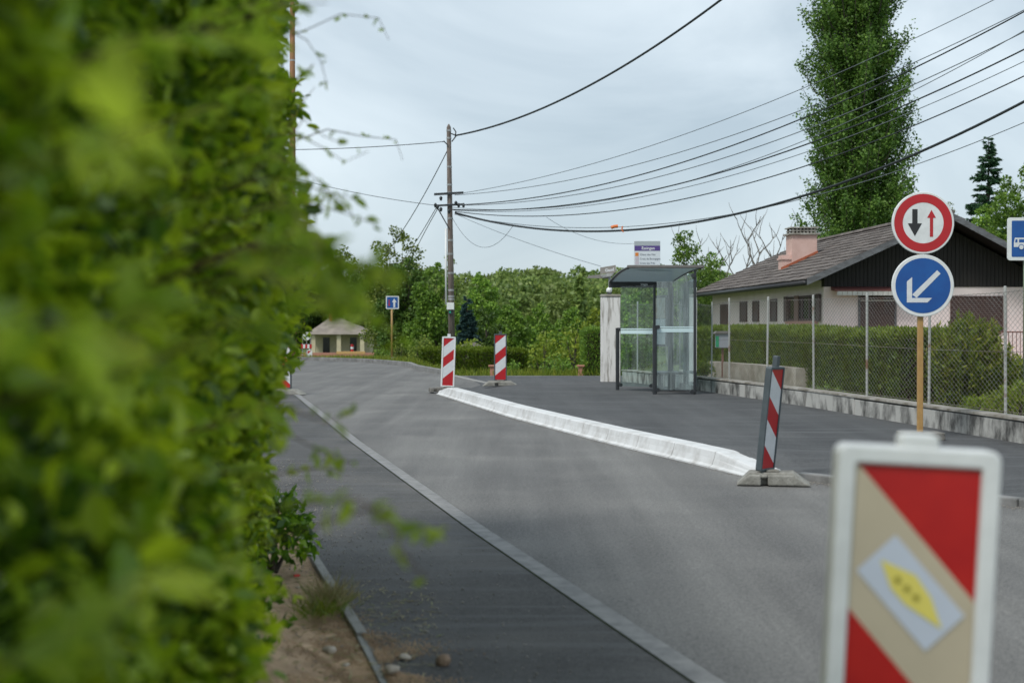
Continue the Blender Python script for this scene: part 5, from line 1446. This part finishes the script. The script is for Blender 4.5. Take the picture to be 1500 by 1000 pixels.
# ------------------------------------------------------------------ trees
def poplar(name, label, loc, h, w, seed):
    rg = np.random.default_rng(seed); t = thing(name, label, 'tree', loc); b = Vector(loc); base = np.array(loc, float)
    g = MB(); pts = [b + Vector((.25*math.sin(i*.5), .1*i/12, h*i/12)) for i in range(13)]
    g.tube(pts, [h*.016*(1-i/13.5)+.03 for i in range(13)], 10)
    cs = []; rs = []; Ps = []; Os = []
    nb = 300
    for i in range(nb):
        f = .06 + .90*(i+.5)/nb; a = i*2.4 + rg.uniform(-.4, .4)
        wid = w/2*(min(1, (f/.12))**.6)*(1 - max(0, (f-.7)/.3)**1.7*.9)*(1.08-.38*f)
        st_ = pts[0].lerp(pts[-1], f*.92) ; Lb = min(h*.12*rg.uniform(.7, 1.2), h*(1.02-f)+.6)
        q = wid*rg.uniform(.3, 1.0)**.8
        e_ = st_ + Vector((math.cos(a)*q, math.sin(a)*q, Lb)); md = st_.lerp(e_, .45) + Vector((math.cos(a)*q*.28, math.sin(a)*q*.28, -Lb*.05))
        g.tube([st_, md, e_], [.06, .035, .01], 5, cap=False)
        n = int(600*rg.uniform(.7, 1.2)); u = rg.uniform(.1, 1.05, n); uu = u[:, None]
        P = np.array(st_)[None]*(1-uu)**2 + 2*np.array(md)[None]*uu*(1-uu) + np.array(e_)[None]*uu**2
        off = rand_dir(rg, n)*(rg.uniform(0, 1, n)**.6*.62*(1.1-.45*u))[:, None]; off[:, 2] *= 1.5
        # tufts: pull leaves toward random twig nodes so gaps open between them
        nodes = P[rg.integers(0, n, 16)] + rand_dir(rg, 16)*.5*np.array([1, 1, 1.2]); idx = rg.integers(0, 16, n)
        P2 = P + off; P2 = P2*.42 + (nodes[idx] + off*.45)*.58
        Ps.append(P2); Os.append(unit(P2 - (np.array(st_)[None]*.3+P*.7)+np.array([math.cos(a), math.sin(a), .4])[None]*.4))
    P = np.concatenate(Ps); O = np.concatenate(Os)
    crown_mesh('crown', P, O, .155, M['poplar'], t, rg, .8, .9, .7)
    part('trunk', g, M['bark'], t, smooth=True)
    return t
poplar('poplar_tree', 'very tall dense poplar rising behind the pink house', (X_(1258, 85), 85, -.3), 27.0, 8.3, 41)

def dead_tree(name, label, loc, h, w, seed):
    rg = random.Random(seed); t = thing(name, label, 'tree', loc); g = MB(); g2 = MB()
    def grow(p, d, L, r, lvl, mb):
        pts = [p]; rr = [r]; q = p.copy(); dd = d.copy()
        for i in range(5):
            dd = (dd + Vector((rg.uniform(-.25, .25), rg.uniform(-.15, .15), .10))).normalized(); q = q + dd*L/5; pts.append(q.copy()); rr.append(r*(1-.13*(i+1)))
        mb.tube(pts, rr, 6, cap=False)
        if lvl < 4:
            for k in range(2 if lvl else 3):
                i = rg.choice((3, 4, 5)); s = pts[i]; side = (k*2-1 if lvl else k-1)
                nd = (dd + Vector((side*rg.uniform(.45, .95), rg.uniform(-.5, .5), rg.uniform(0, .35)))).normalized()
                grow(s, nd, L*rg.uniform(.62, .85), r*.6, lvl+1, g2)
    grow(Vector(loc), Vector((.02, 0, 1)), h*.36, h*.018, 0, g)
    part('trunk', g, M['barkd'], t, smooth=True); part('bare_branches', g2, M['barkd'], t, smooth=True)
    return t
dead_tree('dead_tree', 'bare dead tree with forked branches left of the chimney', (X_(1107, 72), 72, -1), 9.4, 4, 5)
dead_tree('dead_tree', 'smaller bare dead tree next to the green tree behind the shelter', (X_(1066, 74), 74, -1), 8.2, 3, 12)

broad_tree('leafy_tree', 'dark leafy tree directly behind the bus shelter roof', (X_(1003, 60), 60, -1.2), 6.6, 3.7, 51, M['decid'], .17, 24, 420, .1)
broad_tree('leafy_tree', 'lower leafy tree between the shelter and the dead trees', (X_(1045, 62), 62, -1.2), 5.8, 2.8, 52, M['decid'], .17, 20, 420, .1)
broad_tree('leafy_tree', 'low green tree behind the far corner of the tiled roof', (X_(1095, 66), 66, -1), 4.6, 3.4, 53, M['loosef'], .18, 14, 360, .1)
conifer('conifer_tree', 'sparse dark conifer poking above the trees at the upper right', (X_(1447, 95), 95, -.5), 14.4, 7.0, 54, M['conif'], .26, 46, 210, .62, .25, .22, True)
broad_tree('leafy_tree', 'dense green tree behind the blue bus sign at the right edge', (X_(1515, 72), 72, -.5), 10.2, 7.6, 55, M['decid'], .22, 26, 330, .1)
broad_tree('leafy_tree', 'bright green tree between the gable peak and the bus sign', (X_(1440, 76), 76, -.5), 8.3, 4.6, 56, M['decid'], .22, 20, 330, .1)
broad_tree('leafy_tree', 'pale feathery distant tree just right of the poplar', (X_(1392, 110), 110, -.5), 11.6, 3.6, 57, M['loosef'], .24, 18, 150, .1, loose=.35)
broad_tree('leafy_tree', 'small pale distant tree beside the round red sign', (X_(1352, 105), 105, -.5), 9.4, 3.2, 58, M['loosef'], .22, 14, 160, .1, loose=.3)
GT = 'trees beyond the bend of the road'
TR = [
 ('tall loose crowned tree whose top shows left of the utility pole', 588, 330, 140, 92, 'loosef', .3, 26, 110, .3),
 ('tall loose tree half hidden by the hedge leaves', 500, 362, 120, 215, 'loosef', .6, 24, 26, .1),
 ('loose topped tree right behind the utility pole', 660, 368, 62, 88, 'loosef', .26, 18, 150, .3),
 ('dark round tree left of the small blue sign', 530, 392, 100, 205, 'darkd', .6, 22, 45, 0),
 ('dark tree directly behind the small blue sign', 592, 380, 104, 80, 'darkd', .28, 22, 260, 0),
 ('deep green tree between the utility pole and the blue sign', 636, 388, 84, 77, 'decid', .26, 22, 280, 0),
 ('broad green tree to the right of the utility pole', 706, 403, 96, 88, 'decid', .28, 26, 240, 0),
 ('round green tree above the grey framed striped post', 748, 440, 76, 86, 'decid', .26, 22, 260, 0),
 ('mid green tree standing right of the round green one', 790, 446, 74, 108, 'decid', .30, 22, 200, 0),
 ('dark tree low beside the far hedge', 712, 452, 58, 70, 'darkd', .24, 18, 300, 0),
 ('green tree above the light shrubs left of the pillar', 838, 450, 76, 106, 'decid', .30, 22, 200, 0),
 ('yellow green tree behind the narrow bright hedge', 872, 452, 70, 78, 'lightd', .26, 20, 260, 0),
 ('dark green tree partly behind the shelter glass', 925, 430, 90, 74, 'decid', .24, 22, 280, 0),
 ('large dark tree far left behind the hedge leaves', 440, 395, 110, 210, 'darkd', .6, 22, 40, 0),
]
for i, (lb, cx, ty, wpx, Y, mt, lf, nc, per, lo) in enumerate(TR):
    x = X_(cx, Y); gz_ = Hh(x, Y) - .1; h = Z_(ty, Y) - gz_; w = wpx*Y/F
    broad_tree('leafy_tree', lb, (x, Y, gz_), h, w, 100+i, M[mt], lf, nc, per*1.25, .06, GT, lo)
conifer('blue_spruce', 'blue green spruce standing between the utility pole and the green trees', (X_(684, 66), 66, Hh(-2, 66)-.1), Z_(434, 66)-Hh(-2, 66)+.1, 1.75, 61, M['spruce'], .11, 30, 340, 1.6, .03, .12)
SHB = [
 ('olive green shrub in the middle right of the grey framed striped post', 796, 482, 62, 60, 'lightd', .16),
 ('tall light green shrub left of the narrow bright hedge', 842, 470, 58, 62, 'lightd', .16),
 ('rounded green shrub just beside the grey framed striped post', 752, 528, 36, 44, 'decid', .10),
 ('pale grey green shrub between the small blue sign and the pole', 619, 486, 44, 64, 'loosef', .14),
 ('bright shrub behind the dark clipped hedge', 690, 492, 56, 58, 'lightd', .13),
 ('greyish shrub under the small blue sign', 588, 496, 36, 66, 'loosef', .14),
 ('low green shrub left of the small blue sign', 560, 510, 26, 60, 'decid', .14),
 ('wide low olive shrub in front of the tall light ones', 820, 522, 70, 52, 'decid', .12),
 ('low light shrub close to the white pillar', 868, 505, 40, 56, 'lightd', .13),
 ('pale tall weeds by the far kerb', 640, 533, 34, 48, 'lightd', .08),
]
for i, (lb, cx, ty, wpx, Y, mt, lf) in enumerate(SHB):
    x = X_(cx, Y); gz_ = Hh(x, Y) - .05; h = Z_(ty, Y) - gz_; w = wpx*Y/F
    bush('garden_shrub', lb, (x, Y, gz_), h*1.06, w, 200+i, M[mt], lf, 420/(lf/.13)**2, 'shrubs beyond the asphalt')

# wooded hillside
rg = np.random.default_rng(77)
Ps = []; Os = []; tn = []; szs = []
nT = 380
for i in range(nT):
    Y = 178 + 300*(i/nT)**1.05
    wv = Y*.62
    x = rg.uniform(-wv*.75, wv*.75)
    if Y < 205 and -.165 < x/Y < -.07: continue
    r0 = rg.uniform(2.6, 4.6)*(1+.25*(Y > 250)); h = rg.uniform(6.5, 10.5)
    if Y < 170: h *= .8
    gz_ = Hh(x, Y)
    n = int(700*min(1, (190/Y)**.7)+150)
    tint = rg.choice([0, .1, .25, .6, .9], p=[.25, .2, .2, .2, .15])
    lob = rand_dir(rg, 9, .5); lr = rg.uniform(.35, .6, 9); idx = rg.integers(0, 9, n)
    d = rand_dir(rg, n, .3); P = lob[idx]*.62 + d*lr[idx][:, None]
    con = rg.uniform() < .12
    if con:
        u = rg.uniform(0, 1, n); a = rg.uniform(0, 6.28, n); P = np.stack([np.cos(a)*(1-u)*.6, np.sin(a)*(1-u)*.6, u*2.1-1], 1); tint = 0
    P = P*np.array([r0, r0, h*.45]) + np.array([x, Y, gz_ + h*.55])
    Ps.append(P); Os.append(d); tn.append(np.full(n, tint)*rg.uniform(.8, 1.1, n)); szs.append(np.full(n, .45+Y*.0014))
P = np.concatenate(Ps); O = np.concatenate(Os); sz = np.concatenate(szs)
D = unit(O*.5 + rg.normal(size=O.shape)); N = unit(perp(rg, D, .5)+O*.5); L = sz*rg.uniform(.6, 1.3, len(P))
V, Fq = leaf_quads(P, D, N, L, L*.7)
np_mesh('wooded_hillside', V, Fq, M['hill'], None, np.repeat(np.concatenate(tn), 4))['kind'] = 'stuff'

# straw and dead leaves on the sandy verge
rg = np.random.default_rng(64); n = 700; yv = rg.uniform(4.8, 9.5, n); xv = np.array([interp(XE, q) for q in yv]) - np.abs(rg.normal(.12, .22, n)) - .04
P = np.array([(x, y, soilz(x, y)+.006) for x, y in zip(xv, yv)]); a = rg.uniform(0, 6.28, n); D = unit(np.stack([np.cos(a), np.sin(a), rg.uniform(0, .25, n)], 1))
V, Fq = leaf_quads(P, D, unit(rg.normal(size=(n, 3))*.2+np.array([0, 0, 1.])), rg.uniform(.015, .07, n), rg.uniform(.003, .012, n), .1)
np_mesh('leaf_litter', V, Fq, M['drygrass'])['kind'] = 'stuff'
# grass verge beyond the kerb and rough grass behind the asphalt
rg = np.random.default_rng(90); P = []
while len(P) < 26000:
    Y = rg.uniform(38.6, 62); x = rg.uniform(-14, 3)
    if Y < 57.2 and x < interp(XRF, Y) + .12: continue
    if Y < 38.9 and x > -1.8: continue
    P.append((x, Y, Hh(x, Y)-.03))
blades('verge_grass', np.array(P), .22, M['grass'], rg, .02)
rg = np.random.default_rng(91)
P = [(rg.uniform(-16, 14), rg.uniform(60, 120), 0) for _ in range(16000)]
P = [(x, y, Hh(x, y)-.03) for x, y, _ in P]
blades('meadow_grass', np.array(P), .20, M['grass'], rg, .04)

# ------------------------------------------------------------------ big leafy hedge in the left foreground
rg = np.random.default_rng(123)
hg = thing('leafy_hedge', 'large blurred leafy green hedge filling the left side of the picture', 'hedge', (-1.2, 4.5, 0))
def face_x(y, z):
    b = -.365 - .113*y
    b += .05*np.sin(z*4.1 + y*1.9) + .04*np.sin(z*9 - y*5.1) + .035*np.sin(y*7.7 + z*2.2)
    b += -.10*np.clip((.55-z)/.55, 0, 1)*np.clip((y-3)/3, 0, 1)
    b += -.17*smoothnp((1.12-z)/.45)*np.clip((y-4.3)/2, 0, 1)
    b += .06*np.sin(z*2.3+1)*np.sin(y*1.3) 
    b += -.13*smoothnp((1.55-z)/.3)*smoothnp((z-.3)/.4)*np.clip((y-4.3)/2, 0, 1)
    b += -.10*smoothnp((z-2.25)/.4)*np.clip((y-4.3)/2, 0, 1)
    b += -.07*smoothnp((z-1.5)/.4)*np.clip((y-5)/2, 0, 1)
    return b
n = 150000
# leaves gather in tufts along twigs, leaving dark gaps between them
nn_ = 5200
ny = .62 + (8.1-.62)*rg.uniform(0, 1, nn_); nz = rg.uniform(0.0, 3.55, nn_); nd = -np.log(rg.uniform(.02, 1, nn_))*.075 - .035
idx = rg.integers(0, nn_, n); sp = rg.normal(size=(n, 3))*np.array([.030, .034, .038])
y = np.clip(ny[idx] + sp[:, 1], .6, 8.2); z = np.clip(nz[idx] + sp[:, 2], 0, 3.6); dep = nd[idx] - sp[:, 0]
keep = (z > H0 - .27*y - .75) & (z < H0 + .26*y + .8)
y, z, dep = y[keep], z[keep], dep[keep]; n = len(y)
x = face_x(y, z) - dep
dep = np.maximum(dep + .05, 0)
x = np.where(y < .95, np.minimum(x, -.47*y-.0), x)
P = np.stack([x, y, z], 1)
O = np.repeat(np.array([[1.0, -.15, .35]]), n, 0)
D = unit(O*.6 + rg.normal(size=P.shape)*.75 + np.array([0, 0, -.12])); N = unit(perp(rg, D, 1.1) + np.array([.25, -.1, .3]))
L = rg.uniform(.022, .068, n); Wd = L*rg.uniform(.38, .62, n)
V, Fq = leaf_hex(P, D, N, L, Wd)
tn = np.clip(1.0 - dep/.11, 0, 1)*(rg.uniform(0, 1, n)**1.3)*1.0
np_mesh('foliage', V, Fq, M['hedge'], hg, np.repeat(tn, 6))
# thick inner layer further in, so no light shows through
n = 26000
y = rg.uniform(.6, 8.1, n); z = rg.uniform(0, 3.5, n); x = face_x(y, z) - rg.uniform(.25, .7, n)
x = np.where(y < .95, np.minimum(x, -.5*y-.05), x)
P = np.stack([x, y, z], 1); D = rand_dir(rg, n); N = perp(rg, D, 1); L = rg.uniform(.05, .085, n)
V, Fq = leaf_hex(P, D, N, L, L*.55)
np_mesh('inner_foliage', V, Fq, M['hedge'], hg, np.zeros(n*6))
g = MB()
for i in range(150):
    yy_ = rg.uniform(.7, 8.0); x0 = float(face_x(yy_, .5)) - rg.uniform(.2, .6); zt = rg.uniform(1.2, 3.4)
    g.tube([(x0-.1, yy_, -.02), (x0+rg.uniform(-.08, .08), yy_+rg.uniform(-.1, .1), zt*.5), (x0+rg.uniform(0, .2), yy_+rg.uniform(-.2, .2), zt)], [.014, .009, .004], 5, cap=False)
part('stems', g, M['bark'], hg)

def shoot(pts, nleaf, leaf, seed, m='shoot', r=.0022, wob=.012, asp=.45):
    rg = np.random.default_rng(seed); pts = [Vector(p) for p in pts]
    g = MB(); g.tube(pts, [r*(1-.6*i/(len(pts)-1)) for i in range(len(pts))], 5); tw = part('shoot', g, M['twig'], hg, smooth=True)
    u = rg.uniform(0.12, 1, nleaf)*(len(pts)-1); P = []; Dr = []
    for a in u:
        i = min(int(a), len(pts)-2); P.append(pts[i].lerp(pts[i+1], a-i)[:]); Dr.append((pts[i+1]-pts[i]).normalized()[:])
    P = np.array(P); Dr = np.array(Dr); D = unit(Dr*.7 + rg.normal(size=P.shape)*.7 + np.array([0, 0, -.15])); N = perp(rg, D, .9)
    L = leaf*rg.uniform(.6, 1.25, nleaf); V, Fq = leaf_hex(P + rg.normal(size=P.shape)*wob*.3, D, N, L, L*asp)
    np_mesh('leaves', V, Fq, M[m], tw)
# shoots are described by photo rows at their own depth; each grows out of the hedge face
SHT = [
 # bright arching shoots at mid height
 ([(395, 300), (440, 330), (480, 372), (520, 392), (560, 400)], 2.3, 26, .036), ([(400, 380), (450, 400), (500, 432), (550, 470), (585, 495)], 2.0, 26, .036),
  ([(380, 330), (430, 350), (470, 390), (500, 445)], 2.0, 24, .036),
 ([(390, 260), (430, 265), (475, 280), (530, 295)], 3.2, 26, .032),
 ([(400, 200), (430, 195), (470, 215), (505, 238), (540, 222)], 3.6, 16, .028), ([(410, 230), (450, 250), (490, 290), (520, 318)], 3.4, 24, .03),
 ([(400, 240), (445, 175), (475, 200), (500, 210)], 3.6, 14, .026), ([(415, 300), (460, 300), (505, 312), (555, 330)], 3.2, 22, .028),
 ([(410, 60), (450, 45), (500, 22), (555, 28), (570, 60)], 4.2, 8, .028), ([(415, 40), (450, 60), (470, 90), (480, 125)], 4.0, 14, .028),
 ([(425, 120), (445, 110), (460, 95)], 3.6, 8, .03), ([(410, 10), (440, 8), (480, 6)], 2.6, 5, .04), ([(420, 190), (445, 150), (462, 128)], 4.5, 8, .028),
 ([(480, 190), (530, 200), (580, 205), (590, 235)], 4.6, 6, .026), 
 ([(380, 260), (430, 310), (470, 360), (500, 410), (520, 440)], 1.7, 30, .034), ([(390, 360), (440, 370), (500, 385), (575, 400)], 1.7, 30, .034),
 ([(390, 400), (430, 430), (470, 440), (500, 440)], 1.6, 26, .034), ([(380, 360), (420, 380), (460, 400), (520, 440)], 1.8, 26, .036),
  ([(390, 350), (430, 340), (470, 350), (500, 380)], 2.4, 24, .034),
 # shoots over the path
 ([(390, 600), (430, 640), (470, 660), (520, 680)], 2.6, 18, .036), ([(380, 700), (430, 690), (470, 685), (500, 692)], 3.0, 14, .034),
 ([(410, 745), (470, 735), (520, 730), (580, 762), (650, 788)], 1.9, 20, .034), ([(540, 745), (575, 775), (590, 810), (625, 848)], 1.9, 12, .032),
 ([(390, 590), (430, 600), (480, 620), (520, 600)], 2.4, 12, .034), 
 ([(350, 840), (400, 850), (430, 870)], 4.2, 14, .04), 
 # strongly blurred leaves nearest to the viewer
 ([(-60, 480), (60, 470), (140, 500), (200, 510)], .75, 14, .05), ([(0, 980), (80, 930), (150, 880), (200, 860)], .85, 16, .045), ([(40, 250), (150, 210), (200, 190)], .8, 12, .045),
 ([(90, 560), (170, 470), (260, 430)], 1.15, 16, .045), ([(250, 520), (330, 470), (370, 480)], 1.6, 20, .04), ([(200, 60), (300, 40), (380, 70)], 1.4, 24, .045),
 ([(300, 160), (370, 130), (420, 150)], 2.2, 26, .04), ([(280, 700), (350, 690), (400, 700)], 2.3, 24, .04), ([(220, 850), (300, 820), (350, 840)], 2.3, 22, .04),
 ([(330, 240), (390, 220), (425, 240)], 2.6, 28, .038), ([(320, 620), (380, 600), (410, 640)], 2.2, 26, .04), ([(330, 20), (390, 0), (425, 10)], 2.6, 28, .038),
]
for i, (pp, Yd, nl, lf) in enumerate(SHT):
    P3 = [at(a, b, Yd + .12*math.sin(k*1.3+i)) for k, (a, b) in enumerate(pp)]
    root = P3[0] + Vector((-.15, .02, -.05)); shoot([root] + P3, nl, lf, 300+i)
# tall brown pole beyond the bend, mostly hidden by the hedge
Yw = 52.0; xw = X_(429, Yw)
wp = thing('utility_pole', 'tall rusty brown pole mostly hidden behind the right edge of the leafy hedge', 'utility pole', (xw, Yw, -.1))
g = MB(); g.tube([(xw, Yw, -.2), (xw, Yw, 8), (xw, Yw, 13.8), (xw, Yw, 13.9)], [.14, .11, .09, .03], 12); part('pole', g, M['orgpost'], wp, smooth=True)
for zc in (2.2, 6.5, 11.0):
    g = MB(); g.tube([(xw, Yw, zc), (xw, Yw, zc+.06)], .145-.004*zc, 12); part('strap', g, M['galv'], wp)

# leafy weed at the hedge foot, dry grass tuft, stones, litter
rod = bush('leafy_weed', 'broad leaved green weed growing on the sandy verge at the hedge foot', (X_(408, 7.6)-.02, 7.55, .03), .42, .40, 401, M['hedge'], .06, 5200, cat='weed', d=.9)
bush('leafy_weed', 'low dark weed at the bottom of the hedge near the sandy soil', (X_(330, 5.6), 5.6, .03), .40, .5, 402, M['hedge'], .055, 3600, cat='weed', d=1.4)
rg = np.random.default_rng(55)
def tuft(label, c, rad, n, h, seed, m='drygrass', green=True):
    rg = np.random.default_rng(seed); P = np.array([(c[0]+rg.normal(0, rad), c[1]+rg.normal(0, rad*1.6), c[2]) for _ in range(n)])
    a = rg.uniform(0, 6.28, n); lean = rg.uniform(.2, 1.6, n); D = unit(np.stack([np.cos(a)*lean, np.sin(a)*lean, np.ones(n)*.8], 1)); N = perp(rg, D, .3); L = h*rg.uniform(.5, 1.4, n)
    V, Fq = leaf_quads(P, D, N, L, np.full(n, .005), 0); o = np_mesh('grass_tuft', V, Fq, M[m], None, base=c); props(o, label, 'grass tuft', 'grass tufts on the verge')
tuft('dry pale grass tuft leaning over the path edging', (X_(485, 6.55), 6.55, .03), .055, 420, .13, 1)
tuft('small greener tuft beside the dry one on the sandy soil', (X_(470, 6.35), 6.35, .03), .05, 260, .09, 2, 'grass')
tuft('sparse dry tuft between hedge and edging farther along', (X_(425, 8.0), 8.0, .04), .05, 90, .08, 3)
# dry straw lying about
P = np.array([(X_(rg.uniform(470, 640), yy_), yy_, .018) for yy_ in rg.uniform(5.2, 7.2, 260)]); a = rg.uniform(0, 6.28, len(P)); D = unit(np.stack([np.cos(a), np.sin(a)*1.2, rg.uniform(0, .12, len(P))], 1))
L = rg.uniform(.03, .11, len(P)); V, Fq = leaf_quads(P, D, np.repeat(np.array([[0, 0, 1.]]), len(P), 0), L, np.full(len(P), .006), 0)
np_mesh('dry_straw', V, Fq, M['drygrass'])['kind'] = 'stuff'
def stone(label, px, py, sx, seed, m='stonep', z=.015, flat=.45):
    rg = random.Random(seed); Y = (H0-z)*F/(py-HY); c = Vector((X_(px, Y), Y, z))
    import bmesh
    bm = bmesh.new(); bmesh.ops.create_icosphere(bm, subdivisions=2, radius=1)
    for v in bm.verts:
        k = 1 + .18*math.sin(v.co.x*3+seed) + .14*math.sin(v.co.y*4+seed*2) + rg.uniform(-.05, .05); v.co = Vector((v.co.x*k*sx, v.co.y*k*sx*.75, v.co.z*k*sx*flat))
    me = bpy.data.meshes.new('stone'); bm.to_mesh(me); bm.free()
    for p in me.polygons: p.use_smooth = True
    o = link_mesh('stone', me, M[m], None); o.location = c + Vector((0, 0, sx*flat*.7)); o.rotation_euler = (0, 0, rg.uniform(0, 3)); props(o, label, 'stone', 'stones on the verge and path')
stone('round brown stone lying alone on the dark path', 648, 974, .034, 1, 'stone', flat=.65)
stone('flat pale stone on the sandy soil below the dry tuft', 482, 956, .033, 2)
stone('pale stone half in the spilled sand', 573, 984, .036, 3, z=.03)
stone('long pale flake at the edge of the spilled sand', 592, 964, .04, 4, flat=.2)
stone('small grey stone next to the flat pale one', 506, 976, .016, 5)
stone('small pale stone near the weed', 436, 862, .014, 6, z=.04)
stone('white pebble among the hedge foot leaves', 283, 945, .03, 7, z=.04)
g = MB(); Yl = 7.15; c = Vector((X_(434, Yl), Yl, .06)); g.box(-.014, .014, -.01, .01, -.004, .006, 0, Matrix.Translation(c) @ Matrix.Rotation(.5, 4, 'Z')); o = part('litter', g, M['litter'], loc=tuple(c)); props(o, 'tiny red scrap of litter beside the path edging', 'litter')
